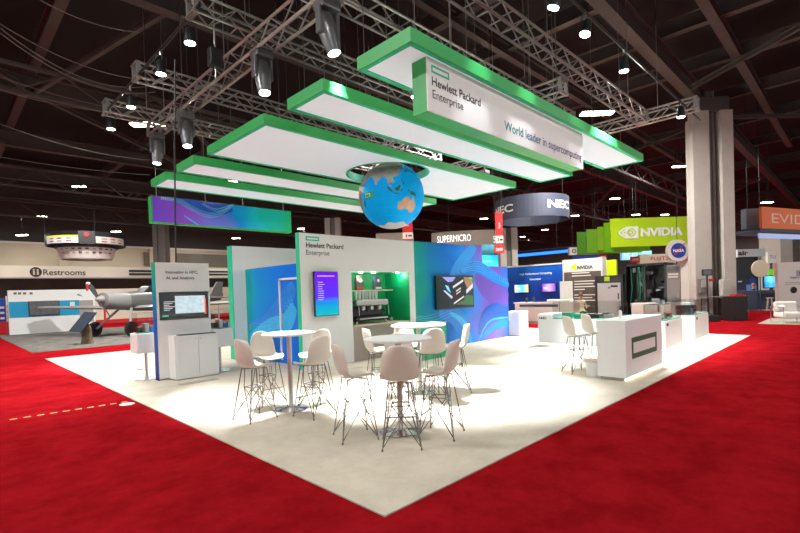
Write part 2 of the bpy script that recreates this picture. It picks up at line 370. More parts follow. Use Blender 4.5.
# ================================================================== CANOPY
ZP = 5.1; TH = .2; KX0, KX1 = 4.73, 14.13
ks = (ZP-CH)/(5-CH)
PANELS = [(4.25, 5.355), (6.23, 7.31), (8.16, 10.80), (11.62, 12.74), (13.57, 14.78)]
desc = ['foremost green-edged canopy panel, the one with the lettered box under it', 'narrow green-edged canopy panel second from the lettered box', 'widest green-edged canopy panel with a round hole around the globe', 'narrow green-edged canopy panel just behind the wide one with the hole', 'rearmost green-edged canopy panel beside the hanging purple banner']
HC = (9.43, None); HR = 1.19
for i, (ya, yb) in enumerate(PANELS):
    ya *= ks; yb *= ks
    r = thing('canopy_panel', desc[i], 'canopy panel', (KX0, ya, ZP), 0, 'hanging canopy panels')
    L = KX1-KX0; Wd = yb-ya; e = .10; t = .03
    hole = i == 2
    hx, hy = 9.40-KX0, Wd/2
    mb = MB()
    mb.box(0, L, 0, t, 0, TH).box(0, L, Wd-t, Wd, 0, TH).box(0, t, t, Wd-t, 0, TH).box(L-t, L, t, Wd-t, 0, TH)
    mb.build('side_frame', GREEN, r)
    mb = MB()   # lower green border, a little recessed
    mb.box(t, L-t, t, e, .0, .02).box(t, L-t, Wd-e, Wd-t, .0, .02).box(t, e, e, Wd-e, .0, .02).box(L-e, L-t, e, Wd-e, .0, .02)
    mb.build('border', GREEN_B, r)
    if not hole:
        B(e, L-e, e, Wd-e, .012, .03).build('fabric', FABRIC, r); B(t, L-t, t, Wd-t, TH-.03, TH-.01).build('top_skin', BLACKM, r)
    else:
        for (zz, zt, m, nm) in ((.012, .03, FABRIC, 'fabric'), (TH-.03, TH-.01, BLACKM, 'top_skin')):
            n = 64; vs = []; fs = []
            for k in range(n):
                a = 2*PI*k/n+.0001; dx, dy = math.cos(a), math.sin(a)
                tx = ((L-e-hx) if dx > 0 else (e-hx))/dx; ty = ((Wd-e-hy) if dy > 0 else (e-hy))/dy; q = min(tx, ty)
                ang = a
                vs += [(hx+HR*dx, hy+HR*dy, zz), (hx+q*dx, hy+q*dy, zz)]
            for k in range(n):
                j = (k+1) % n; fs.append((2*k, 2*k+1, 2*j+1, 2*j))
            # corner fill
            for (cx_, cy_) in ((e, e), (L-e, e), (L-e, Wd-e), (e, Wd-e)):
                ang = math.atan2(cy_-hy, cx_-hx) % (2*PI); k = int(ang/(2*PI)*n) % n; j = (k+1) % n
                vs.append((cx_, cy_, zz)); fs.append((2*k+1, len(vs)-1, 2*j+1))
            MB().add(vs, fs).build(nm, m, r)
        n = 64; mb = MB()
        for k in range(n):
            a, b2 = 2*PI*k/n, 2*PI*(k+1)/n; R0, R1 = HR-.04, HR+.02
            q = [(hx+R*math.cos(x), hy+R*math.sin(x), z) for z in (-.0, TH) for x in (a, b2) for R in (R0, R1)]
            mb.add(q, [(0, 1, 3, 2), (4, 5, 7, 6), (0, 2, 6, 4), (1, 3, 7, 5)])
        mb.build('hole_rim', GREEN_B, r)
    for fx in (.12, .5, .88):
        for yy in (.2, Wd-.2):
            MB().tube([(L*fx, yy, TH-.02), (L*fx, yy, HZ-.01-ZP)], .007, 4).build('cable', MATS['cable_grey'], r)
# lettered box under the foremost panel
fy = 4.25*ks+.12
fr = Fr((0, fy, 0), 0)
sl, st = fr.uv((426.5, 51.5)); sr, sb = fr.uv((583.2, 170.5)); _, sbl = fr.uv((428.7, 110.5))
sz0, sz1 = sbl, ZP-.005
sd = onX((413, 57.5), sl).y-fy
sd = max(.3, min(.6, sd))
print('letter box', sl, sr, sz0, st, sb, sd)
r = thing('hanging_sign_box', 'long white lettered sign box with green sides under the foremost canopy panel', 'sign', (sl, fy, sz0))
L = sr-sl; Hh = sz1-sz0
B(0, L, .02, sd, 0, Hh).build('box_body', GREEN, r); B(0, L, 0, .02, 0, Hh).build('face', WHITE_W, r)
fr = Fr((sl, fy, sz0), 0)
a = fr.uv((431.3, 72)); b_ = fr.uv((449, 79)); top = fr.uv((431.3, 64.5))
frame_logo(r, a[0], a[1], b_[0]-a[0], top[1]-a[1], .028, GREEN_B)
a = fr.uv((431.8, 85.2)); b_ = fr.uv((480.5, 104)); text(r, 'Hewlett Packard', a[0], a[1], b_[0]-a[0], DARKTXT, bold=.014)
a = fr.uv((432.5, 95.5)); b_ = fr.uv((463, 106)); text(r, 'Enterprise', a[0], a[1]-.075, b_[0]-a[0], DARKTXT)
a = fr.uv((504.5, 133)); b_ = fr.uv((581.5, 159)); cz = a[1]
gt = graphic('slogan_gradient', 0, (a[0], b_[0]), [(0, (.02, .28, .2)), (.3, (.05, .15, .33)), (.65, (.15, .14, .30)), (1, (.10, .01, .06))], wave=False)
text(r, 'World leader in supercomputing', a[0], a[1], b_[0]-a[0], gt, bold=.01)
# purple banner behind the rear panel
by = 14.78*ks+.02; fr = Fr((0, by, 0), 0)
bl, bt = fr.uv((151.2, 197)); br_, bt2 = fr.uv((291, 210)); _, bb = fr.uv((150.3, 222.5)); _, bb2 = fr.uv((291, 232.5))
print('banner', bl, br_, bt, bt2, bb, bb2)
bz0 = (bb+bb2)/2; bz1 = (bt+bt2)/2
r = thing('hanging_banner', 'long hanging banner with purple to teal wave print below the rear panel', 'banner', (bl, by, bz0))
L = br_-bl; Hh = bz1-bz0
bmat = graphic('banner_print', 0, (0, L), [(0, (.16, .05, .55)), (.25, (.24, .07, .52)), (.46, (.15, .16, .66)), (.56, (.0, .24, .66)), (.74, (.0, .5, .55)), (1, (.01, .45, .16))], wave=False)
B(0, L, .02, .3, 0, Hh).build('side_frame', GREEN, r); B(.03, L-.01, 0, .02, .03, Hh-.01).build('print', bmat, r)
BANNER = (r, Fr((bl, by, bz0), 0))
for fx in (.04, .35, .62, .95): MB().tube([(L*fx, .15, Hh), (L*fx, .15, 7-bz0)], .012, 4).build('cable', STEEL, r)

# ------------------------------------------------------------------ globe
gc = PD((391.5, 196), 13.42); gr = 32.6*13.42/CF
print('globe', gc, gr)
r = thing('globe', 'large blue Earth globe hanging below the round hole of the canopy', 'globe', gc)
OCEAN = mat('ocean_blue', (.0, .42, 1.0), .55, noise=.06, nscale=1.5, spec=.12, emit=.12)   # faint emission added to the blue, as little light reaches the globe
def ll(lon, lat, R=gr):
    az = math.radians(lon-103)+math.atan2(-gc.y, -gc.x); la = math.radians(lat)
    return (R*math.cos(la)*math.cos(az), R*math.cos(la)*math.sin(az), R*math.sin(la))
n, m_ = 96, 48; vs = []; fs = []
for j in range(m_+1):
    for i in range(n): vs.append(ll(i*360/n, -90+180*j/m_))
for j in range(m_):
    for i in range(n): fs.append((j*n+i, j*n+(i+1) % n, (j+1)*n+(i+1) % n, (j+1)*n+i))
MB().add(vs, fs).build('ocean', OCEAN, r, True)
POLY = {
 'eurasia': [(28, 41), (36, 36), (35, 31), (39, 22), (43, 13), (52, 16), (59, 22), (56, 26), (50, 29), (57, 26), (66, 25), (70, 21), (73, 17), (76, 9), (78, 8), (80, 14), (86, 20), (91, 22), (94, 18), (97, 16), (98, 9), (101, 4), (103, 1.5), (104, 4), (101, 8), (100, 13), (105, 9), (109, 12), (106, 19), (109, 21), (114, 22), (120, 27), (122, 31), (119, 37), (122, 39), (126, 35), (129, 36), (128, 40), (135, 44), (140, 50), (136, 54), (145, 59), (160, 61), (160, 53), (164, 60), (178, 65), (178, 70), (150, 72), (110, 75), (75, 72), (40, 66), (28, 66)],
 'africa': [(10, 36), (32, 31), (37, 22), (43, 11), (51, 11), (45, 2), (40, -5), (40, -15), (35, -22), (31, -29), (25, -34), (18, -34), (12, -17), (9, 0), (-5, 5), (-10, 15)],
 'madagascar': [(44, -17), (49, -12), (50, -16), (47, -25), (44, -23)],
 'sumatra': [(95, 5.5), (98, 4), (104, -2), (106, -6), (103, -5), (99, -1)],
 'java': [(105, -6), (111, -6.5), (115, -8), (113, -8.8), (106, -7.5)],
 'borneo': [(109, 1), (111, 2), (115, 5), (117, 7), (119, 5), (117.5, 1), (116, -3.5), (111, -3), (109.5, -1)],
 'sulawesi': [(119.5, 0), (121, 1), (125, 1.5), (121, 0), (123, -1), (121.5, -2), (122.5, -5), (120.5, -3), (119.7, -5.5), (119, -3)],
 'philippines': [(120, 16), (122, 18.5), (122.5, 14), (126, 9), (126, 6), (123, 8), (121.5, 12.5)],
 'new_guinea': [(131, -1), (134, -1), (135, -3.3), (138, -2), (145, -4), (148, -8), (150, -10.5), (147, -10), (143, -8.5), (138, -8), (134, -4), (132, -3)],
 'australia': [(114, -22), (122, -18), (126, -14), (130, -12), (136, -12), (136, -15), (140, -17.5), (142, -11), (145, -15), (149, -21), (153, -26), (152, -33), (149, -37.5), (145, -38.5), (140, -37.5), (137, -34), (132, -32), (126, -32.5), (123, -34), (118, -35), (115, -34), (114, -27)],
 'tasmania': [(145, -41), (148, -41), (147, -43.5)],
 'japan': [(131, 31), (136, 34), (141, 36), (142, 40), (145, 43.5), (141, 45), (140, 40), (136, 36.5), (131, 34)],
 'sri_lanka': [(80, 9), (82, 7), (80.5, 6)],
 'new_zealand': [(173, -35), (178, -38), (174, -42), (168, -46.5), (167, -45), (172, -41)],
}
def inside(x, y, P):
    c = False; j = len(P)-1
    for i in range(len(P)):
        if (P[i][1] > y) != (P[j][1] > y) and x < (P[j][0]-P[i][0])*(y-P[i][1])/(P[j][1]-P[i][1])+P[i][0]: c = not c
        j = i
    return c
LANDC = {'australia': (.95, .48, .36), 'eurasia': (.52, .49, .45), 'africa': (.42, .34, .25)}
for nm, P in POLY.items():
    lm = mat('land_'+nm, LANDC.get(nm, (.05, .13, .05)), .6, noise=.5, nscale=5)
    step = .75 if nm != 'eurasia' and nm != 'africa' else 1.5
    x0, x1 = min(p[0] for p in P), max(p[0] for p in P); y0, y1 = min(p[1] for p in P), max(p[1] for p in P)
    mb = MB(); yy = y0
    while yy < y1:
        xx = x0
        while xx < x1:
            if inside(xx+step/2, yy+step/2, P):
                mb.add([ll(xx, yy, gr*1.004), ll(xx+step, yy, gr*1.004), ll(xx+step, yy+step, gr*1.004), ll(xx, yy+step, gr*1.004)], [(0, 1, 2, 3)])
            xx += step
        yy += step
    mb.build('landmass', lm, r)
mb = MB(); k = 72; q_ = 6; vs = [ll(0, -90, gr*1.004)]; fs = []
for j in range(1, q_+1):
    for i in range(k):
        lo = i*360/k; e_ = -63-3.0*math.sin(math.radians(lo*2))-2*math.sin(math.radians(lo*7)); vs.append(ll(lo, -90+(e_+90)*j/q_, gr*1.004))
fs += [(0, 1+i, 1+(i+1) % k) for i in range(k)]
for j in range(q_-1):
    for i in range(k): fs.append((1+j*k+i, 1+j*k+(i+1) % k, 1+(j+1)*k+(i+1) % k, 1+(j+1)*k+i))
mb.add(vs, fs); mb.build('ice_cap', mat('ice_white', (.93, .94, .95), .6), r, True)
mb = MB()
for lo in range(0, 360, 15): mb.tube([ll(lo, a, gr*1.0005) for a in range(-65, 70, 6)], .0035, 4)
for la in range(-60, 61, 15): mb.tube([ll(a, la, gr*1.0005) for a in range(0, 361, 6)], .0035, 4)
mb.build('graticule', mat('grid_cyan', (.02, .42, .78), .5), r)
mb = MB(); mb.add([ll(a, b_, gr*1.012) for b_ in (-12, -1) for a in (49, 57, 65, 73)], [(0, 1, 5, 4), (1, 2, 6, 5), (2, 3, 7, 6)]); tg = mb.build('green_label', GREEN_B, r)
mb = MB()
for (a, b2, c_, d) in ((53, 65, -9.5, -8.5), (53, 65, -4.5, -3.5), (53, 54.5, -9.5, -3.5), (63.5, 65, -9.5, -3.5)):
    mb.add([ll(a, c_, gr*1.015), ll((a+b2)/2, c_, gr*1.015), ll(b2, c_, gr*1.015), ll(b2, d, gr*1.015), ll((a+b2)/2, d, gr*1.015), ll(a, d, gr*1.015)], [(0, 1, 4, 5), (1, 2, 3, 4)])
mb.build('logo', WHITETXT, tg)
MB().tube([(0, 0, gr), (0, 0, HZ-.01-gc.z)], .012, 6).build('hanger', STEEL, r)

# ================================================================== LIGHTING TRUSS GRID
TZ = 7.0; TS = .34
def truss(x0, y0, x1, y1, label, z=TZ, s=TS):
    L = math.hypot(x1-x0, y1-y0); a = math.atan2(y1-y0, x1-x0)
    r = thing('lighting_truss', label, 'truss', (x0, y0, z), a, 'lighting trusses')
    for (yy, zz) in ((-s/2, 0), (s/2, 0), (-s/2, s), (s/2, s)): MB().tube([(0, yy, zz), (L, yy, zz)], .03, 6).build('chord', ALU, r)
    mb = MB(); n = max(1, int(L/.42)); d = L/n
    for i in range(n):
        xa, xb = i*d, (i+1)*d
        for yy in (-s/2, s/2): mb.tube([(xa, yy, 0 if i % 2 else s), (xb, yy, s if i % 2 else 0)], .017, 4)
        mb.tube([(xa, -s/2, 0), (xa, s/2, 0)], .016, 4); mb.tube([(xa, -s/2, s), (xa, s/2, s)], .013, 4)
    lc = mb.build('lacing', ALU, r); lc['kind'] = 'stuff'
    for xa in (.06, L-.06): MB().box(xa-.04, xa+.04, -s/2-.03, -s/2+.04, -.03, s+.03).box(xa-.04, xa+.04, s/2-.04, s/2+.03, -.03, s+.03).box(xa-.04, xa+.04, -s/2+.04, s/2-.04, -.03, .03).box(xa-.04, xa+.04, -s/2+.04, s/2-.04, s-.03, s+.03).build('end_plate', ALU, r)
    for fx in (.1, .5, .9): MB().tube([(L*fx, 0, s), (L*fx, 0, HZ-z-.01)], .012, 4).build('chain', STEEL, r)
    return r
truss(3.55, 8.9, 14.8, 8.9, 'truss crossing above the globe, parallel to the canopy panels')
truss(3.55, 12.35, 14.8, 12.35, 'truss with end plate above the fourth canopy panel')
truss(3.55, 15.15, 14.8, 15.15, 'rearmost truss above the purple banner')
truss(3.8, 5.2, 16.8, 5.2, 'foremost truss above the lettered sign box, parallel to it')
truss(3.8, 6.85, 15, 6.85, 'truss running above the gap behind the foremost panel')
truss(4.88, 5.4, 4.88, 15.3, 'cross truss carrying the moving-head spotlights', z=TZ-.36)
truss(16.8, 3.6, 16.8, 15, 'end truss crossing beyond the canopy ends')
truss(11.6, 5.4, 11.6, 15.2, 'middle cross truss hidden mostly above the panels', z=TZ-.36)
tag(MB().tube([(3.62, 8.6, TZ+.05), (3.62, 15.6, TZ+.05)], .035, 8).build('lamp_bar', BLACKM), 'long dark pipe carrying small round spotlights along the truss ends', 'pipe')
# thin black drop cable at the kiosk
p = G((192, 262), 2.45)
tag(MB().tube([onY((175, 60), 10.4), onY((174.5, 150), 10.4), onY((176, 262.5), 10.4)], .018, 6).build('drop_cable', BLACK), 'black power cable dropping from the truss to the kiosk', 'cable')

def par_can(p, label, target=None, power=0, tilt=(0, 0, -1), bar=7.05, cone=34):
    r = thing('spotlight', label, 'spotlight', p, 0, 'round spotlights on pipes')
    ax = Vector(tilt).normalized()
    MB().lathe([(.05, .30), (.085, .26), (.10, .1), (.11, 0)], (0, 0, 0), 16, -ax).build('can', BLACKM, r, True)
    MB().lathe([(0, -.012), (.098, -.012), (.098, -.002), (0, -.002)], (0, 0, 0), 16, -ax).build('lens', LENS, r)
    MB().tube([(-.12, 0, .14), (-.12, 0, .4), (.12, 0, .4), (.12, 0, .14)], .012, 4).build('yoke', BLACKM, r)
    MB().tube([(0, 0, .4), (0, 0, max(.45, bar-.03-p[2]))], .02, 5).build('clamp', ALU, r)
    if power: light('SPOT', r, tuple(ax*.03), power, (.94, .97, 1), .1, target, cone, 1.0)
    return r
def moving_head(p, label, target, power=SPOT_W, angle=48, blend=.55, hang_z=6.975):
    r = thing('moving_head', label, 'spotlight', p, 0, 'moving-head spotlights')
    ax = (Vector(target)-Vector(p)).normalized(); q = -ax
    B(-.17, .17, -.14, .14, -.02, .13).build('base', SILV, r, bevel=.02)
    c0 = Vector((0, 0, -.32))
    MB().lathe([(.07, .28), (.12, .24), (.15, .08), (.14, -.12), (.115, -.3), (.105, -.36)], c0, 18, q).build('head', SILV, r, True)
    ln = Vector(c0)+ax*.362
    MB().lathe([(0, 0), (.098, 0), (.098, .01), (0, .01)], ln, 18, q).build('lens', LENS, r)
    for s_ in (-1, 1): B(.16*s_-.025, .16*s_+.025, -.06, .06, -.4, 0).build('yoke_arm', SILV, r, bevel=.01)
    MB().tube([(0, 0, .13), (0, 0, max(.15, (hang_z-p[2])/1.1))], .03, 6).tube([(-.2, 0, max(.15, (hang_z-p[2])/1.1)), (.2, 0, max(.15, (hang_z-p[2])/1.1))], .02, 5).tube([(0, -.2, max(.15, (hang_z-p[2])/1.1)), (0, .2, max(.15, (hang_z-p[2])/1.1))], .02, 5).build('clamp', ALU, r)
    light('SPOT', r, tuple(ln+ax*.02), power, (.95, .975, 1), .1, target, angle, blend)
    r.scale = (1.1, 1.1, 1.1)
    return r
for i, (px, dsc) in enumerate((((190, 43), 'foremost'), ((161, 74), 'second'), ((131, 107), 'third'), ((111, 129), 'rearmost'))):
    q = onX(px, 3.62); q.z = TZ-.47
    par_can(onX(px, 3.62), dsc+' small round spotlight on the long dark pipe', (1.2, q.y+.6, 0), 1500)
par_can(onY((585, 34), 3.86), 'bright round spotlight beside the foremost truss near the roof beam', (10.6, 4.55, 4.0), 230, tilt=(-.3, .1, -1))
par_can(onY((624, 71), 3.86), 'bright round spotlight beyond the first one past the truss', target=(11.8, 5.0, 0), power=3800, cone=70)
par_can(onY((681, 117), 3.86), 'round spotlight on the outrigger pipe close to the clad column', (14.6, 5.0, 0), 3800, cone=70)
for k_, x_ in enumerate((6.4, 7.9)): par_can(Vector((x_, 3.86, 6.6)), 'round spotlight washing the lettered sign box, %s one' % ('outer', 'inner')[k_], (x_-.1, 4.55, 4.0), 230, tilt=(-.1, .3, -1))
tag(MB().tube([(5.8, 3.86, 7.05), (18.2, 3.86, 7.05)], .03, 8).build('lamp_bar', BLACKM), 'dark outrigger pipe in front of the foremost truss', 'pipe')
MHT = [((327, 8), (6.0, 5.2, 0), 'moving-head spotlight above the foremost panel end'), ((262, 56), (4.6, 7.2, 0), 'moving-head spotlight above the second panel end'), ((186, 117), (4.6, 11.5, 0), 'moving-head spotlight above the fourth panel end'), ((157, 137), (4.2, 14.5, 0), 'moving-head spotlight above the purple banner')]
for px, tgt, dsc in MHT: moving_head(onX((px[0], px[1]+2), 4.88), dsc, tgt, hang_z=6.615)
# heads on the same trusses that the panels hide
for (x, y, tx, ty) in ((7.5, 6.85, 7.6, 6.6), (11.2, 6.85, 11.6, 6.5), (16.8, 6.6, 15, 6.5), (16.8, 11.5, 15, 12), (14.4, 8.9, 12.8, 7.2)):
    moving_head(Vector((x, y, 6.62)), 'moving-head spotlight among the trusses over the booth', (tx, ty, 0), SPOT_W*.85, 64, hang_z=7.0)
# two strong hall floods seen through the truss
for px in ((148, 125), (597, 114)):
    bay(G(px, 8.8), big=True, power=BAY_W*1.6, label='glaring large flood lamp seen through the trusses')
# chain hoist
hp = G((215, 55), 6.7)
r = thing('chain_hoist', 'dark chain hoist motor hanging on a steel chain beside the cross truss', 'hoist', hp)
B(-.13, .13, -.1, .1, -.25, .12).build('motor', BLACKM, r, bevel=.02); MB().tube([(0, 0, .12), (0, 0, 5)], .014, 5).build('chain', STEEL, r); MB().tube([(0, 0, -.25), (0, 0, -.5)], .02, 5).build('hook', STEEL, r)

# ================================================================== BOOTH WALLS
YW = 8.8
# main white wall with niche
NX0, NX1, NZ0, NZ1 = 7.14, 9.15, .90, 2.205
r = thing('logo_wall', 'tall white booth wall with logo lettering, green edge and coffee niche', 'wall', (5.70, YW, 0))
ox = 5.70
mb = MB()
WD = .13
mb.box(.0, NX0-ox, 0, WD, 0, 3.05).box(NX1-ox, 9.366-ox, 0, WD, 0, 3.05).box(NX0-ox, NX1-ox, 0, WD, NZ1, 3.05)
mb.build('wall_panel', WHITE_W, r)
B(-.012, 0, -.002, WD, 0, 3.052).build('green_edge', GREEN_B, r)
gg = mat('niche_green', (.0, .33, .12), .5, noise=.05)
B(NX0-ox-.05, NX1-ox+.05, .95, .98, .02, 2.3).build('niche_back', gg, r)
B(NX0-ox-.05, NX0-ox, WD, .95, .02, 2.3).build('niche_side', gg, r); B(NX1-ox, NX1-ox+.05, WD, .95, .02, 2.3).build('niche_side', gg, r); B(NX1-ox-.015, NX1-ox-.001, .003, .95, NZ0, NZ1).build('niche_side', gg, r)
B(NX0-ox, NX1-ox, WD, .95, NZ1, NZ1+.05).build('niche_top', gg, r)
B(NX0-ox, NX1-ox, .01, .95, .02, NZ0-.04).build('counter_front', TAUPE, r)
B(NX0-ox, NX1-ox-.15, -.06, .95, NZ0-.04, NZ0).build('counter_top', WOOD, r)
B(NX0-ox+.02, NX0-ox+1.62, .25, .62, 1.72, 1.755).build('shelf', WOOD, r)
for k in (.12, .55, .98, 1.85):
    pk = MB().lathe([(0, 0), (.05, 0), (.05, .02), (0, .02)], (NX0-ox+k, .3, NZ1-.02), 14).build('puck_light', mat('puck_glow', (1, .9, .7), .4, emit=6), r)
    light('POINT', r, (NX0-ox+k, .3, NZ1-.07), 4, (1, .95, .85), .04)
fr = Fr((5.70, YW, 0), 0)
a = fr.uv((305.6, 240.4)); b_ = fr.uv((319, 240.9)); t_ = fr.uv((305.6, 236))
frame_logo(r, a[0], a[1], b_[0]-a[0], t_[1]-a[1], .03, GREEN_B)
a = fr.uv((306, 248.3)); b_ = fr.uv((343.3, 250.3)); text(r, 'Hewlett Packard', a[0], a[1]+.02, b_[0]-a[0], DARKTXT, bold=.018)
a = fr.uv((306, 254.4)); b_ = fr.uv((329.3, 255.5)); text(r, 'Enterprise', a[0], a[1]-.04, b_[0]-a[0], DARKTXT)
# blue wall (two heights)
r = thing('graphic_wall', 'blue wave-print booth wall with a step, carrying the wide television', 'wall', (9.366, YW, 0))
WV = [(0, (.0, .33, .25)), (.16, (.0, .20, .42)), (.34, (.0, .14, .58)), (.5, (.01, .26, .82)), (.62, (.12, .16, .66)), (.78, (.19, .06, .46)), (1, (.02, .16, .68))]
wvm = graphic('wave_print', 0, (0, 4.75), WV, wave=False)
mb = MB().prism([(0, 0), (14.06-9.366, 0), (14.06-9.366, 2.43), (12.58-9.366, 2.43), (12.58-9.366, 3.06), (0, 3.06)], 0, .02)
mb.build('print', wvm, r)
MB().prism([(0, 0), (14.06-9.366, 0), (14.06-9.366, 2.43), (12.58-9.366, 2.43), (12.58-9.366, 3.06), (0, 3.06)], .02, .3).build('core', WHITE_W, r)
PNAVY = mat('print_navy', (.0, .07, .42), .45, noise=.35, nscale=2.5); PBLUE = mat('print_blue', (.0, .20, .72), .45, noise=.3, nscale=2.5); PCYAN = mat('print_cyan', (.02, .42, .88), .45, noise=.25, nscale=3); PPURP = mat('print_purple', (.11, .055, .40), .45, noise=.15, nscale=2); PDOT = mat('print_dot', (.25, .75, .95), .45)
def spline(P, n=12):
    P = [Vector((p[0], p[1], 0)) for p in P]; Q = [P[0]*2-P[1]]+P+[P[-1]*2-P[-2]]; out = []
    for i in range(1, len(Q)-2):
        a, b, c_, d = Q[i-1:i+3]
        for k in range(n): t = k/n; out.append(.5*((2*b)+(c_-a)*t+(2*a-5*b+4*c_-d)*t*t+(3*b-a-3*c_+d)*t**3))
    out.append(P[-1]); return out
def wave_strip(par, fr, pts, w0, w1, m, y):
    Cv = spline([fr.uv(p) for p in pts]); n = len(Cv); vs = []; fs = []
    for i, p in enumerate(Cv):
        d = (Cv[min(i+1, n-1)]-Cv[max(i-1, 0)]).normalized(); q = Vector((-d.y, d.x, 0)); h = (w0+(w1-w0)*i/(n-1))*(.25+.75*math.sin(PI*(i+.5)/n)**.5)/2
        for e in (-1, 1): a = p+q*h*e; vs.append((a.x, y, max(.02, a.y)))
    return MB().add(vs, [(2*i, 2*i+1, 2*i+3, 2*i+2) for i in range(n-1)]).build('printed_wave', m, par)
def wave_dots(par, fr, pts, rows, gap, size, y, m=None):
    Cv = spline([fr.uv(p) for p in pts], 9); mb = MB()
    for rw in range(rows):
        for i, p in enumerate(Cv[:-1]):
            d = (Cv[i+1]-p).normalized(); q = Vector((-d.y, d.x, 0)); c_ = p+q*(gap*(rw-(rows-1)/2)*(.6+.8*math.sin(PI*i/len(Cv))))+d*(.02*(rw % 2)); s_ = size*(1-.5*abs(rw-(rows-1)/2)/rows)
            if c_.y > .05: mb.add([(c_.x-s_, y, c_.y), (c_.x, y, c_.y-s_), (c_.x+s_, y, c_.y), (c_.x, y, c_.y+s_)], [(0, 1, 2, 3)])
    o = mb.build('printed_dots', m or PDOT, par); o['kind'] = 'stuff'; return o
def cpx(L_, x0, y0, k): return [(x0+a/k, y0+b/k) for a, b in L_]
frw = Fr((9.366, YW, 0), 0)
wave_strip(BANNER[0], BANNER[1], cpx([(120, 105), (230, 128), (320, 160), (440, 150)], 150, 180, 5.33), .2, .5, PNAVY, -.002); wave_dots(BANNER[0], BANNER[1], cpx([(60, 95), (150, 110), (220, 150), (300, 185), (370, 180), (440, 135)], 150, 180, 5.33), 3, .05, .02, -.004); wave_dots(BANNER[0], BANNER[1], cpx([(280, 128), (350, 160), (400, 150), (450, 128)], 150, 180, 5.33), 2, .05, .018, -.004); wave_strip(BANNER[0], BANNER[1], cpx([(180, 188), (230, 222), (270, 246)], 150, 180, 5.33), .03, .06, PCYAN, -.003)
wave_strip(r, frw, cpx([(285, 100), (245, 150), (205, 210), (190, 265)], 400, 220, 3.81), .5, .35, mat('print_sky', (.02, .30, .82), .45, noise=.15), -.0015)
wave_strip(r, frw, cpx([(290, 200), (330, 250), (385, 290), (412, 300)], 400, 220, 3.81), .9, .8, PPURP, -.002)
wave_strip(r, frw, cpx([(228, 205), (265, 182), (310, 186), (355, 215), (414, 250)], 400, 220, 3.81), .34, .42, PBLUE, -.003)
wave_strip(r, frw, cpx([(150, 355), (205, 365), (240, 410), (262, 470)], 400, 220, 3.81), .5, .75, PBLUE, -.003)
wave_strip(r, frw, cpx([(190, 352), (235, 385), (258, 430), (272, 472)], 400, 220, 3.81), .18, .26, PCYAN, -.004)
wave_strip(r, frw, cpx([(305, 440), (322, 385), (355, 352), (414, 350)], 400, 220, 3.81), .5, .7, PNAVY, -.0035)
wave_strip(r, frw, cpx([(300, 462), (350, 415), (385, 395), (416, 392)], 400, 220, 3.81), .2, .3, PBLUE, -.0045)
wave_strip(r, frw, cpx([(296, 470), (322, 410), (352, 380), (410, 370)], 400, 220, 3.81), .05, .09, PCYAN, -.005)
wave_dots(r, frw, cpx([(235, 195), (270, 177), (312, 180), (350, 205), (416, 240)], 400, 220, 3.81), 5, .055, .016, -.006)
wave_dots(r, frw, cpx([(62, 372), (100, 380), (140, 372), (200, 350), (240, 372), (262, 420)], 400, 220, 3.81), 4, .06, .014, -.006)
# rear white wall with green edge, side wall with blue print and door frame
r = thing('rear_wall', 'tall white rear booth wall with a green edge beside the blue side wall', 'wall', (5.64, 11.94, 0))
B(0, 8.4, 0, .25, 0, 3.05).build('wall_panel', WHITE_W, r); B(-.02, 0, -.002, .25, 0, 3.052).build('green_edge', GREEN_B, r)
sx_ = 6.0
r = thing('side_wall', 'low blue wave-print side wall between the logo wall and the rear wall', 'wall', (sx_, 11.94, 0), -PI/2)
L = 11.94-YW-.3
sm = graphic('side_print', 0, (0, L), [(0, (.0, .36, .33)), (.2, (.0, .26, .62)), (.5, (.0, .19, .75)), (1, (.0, .13, .75))], wave=False)
B(.001, L, .02, .15, 0, 2.42).build('core', WHITE_W, r); B(.001, L, 0, .02, .02, 2.42).build('print', sm, r)
frs = Fr((sx_, 11.94, 0), -PI/2)
wave_strip(r, frs, cpx([(75, 290), (120, 280), (165, 240), (205, 180)], 225, 225, 2.96), .12, .7, PBLUE, -.002); wave_strip(r, frs, cpx([(75, 330), (130, 300), (180, 290), (206, 240)], 225, 225, 2.96), .3, .6, PCYAN, -.0025)
wave_dots(r, frs, cpx([(72, 300), (110, 306), (150, 290), (205, 215)], 225, 225, 2.96), 4, .07, .015, -.004)
mb = MB(); d0 = 1.75
mb.box(d0, d0+.05, -.035, 0, .1, 2.1).box(d0, L-.05, -.035, 0, 2.05, 2.1).build('door_frame', WHITE, r)
MB().tube([(d0+.16, -.05, .95), (d0+.16, -.05, 1.25)], .012, 6).build('door_handle', STEEL, r)
# low green cabinet in front of the logo wall
r = thing('green_cabinet', 'low bright green cabinet with white top near the wall corner', 'cabinet', (8.05, 7.5, 0))
B(0, 1.03, 0, .42, .02, .86).build('body', mat('cabinet_green', (.0, .40, .18), .4, noise=.03), r); B(-.01, 1.04, -.01, .43, .86, .89).build('top', WHITE, r)
for k in (.33, .6): B(.02, 1.01, -.006, 0, k-.006, k).build('door_gap', BLACK, r)

def screen_mat(name, stops, axis=2, span=(0, 1), emit=1.0, wave=False): return graphic(name, axis, span, stops, wave=wave, emit=emit, rough=.2)
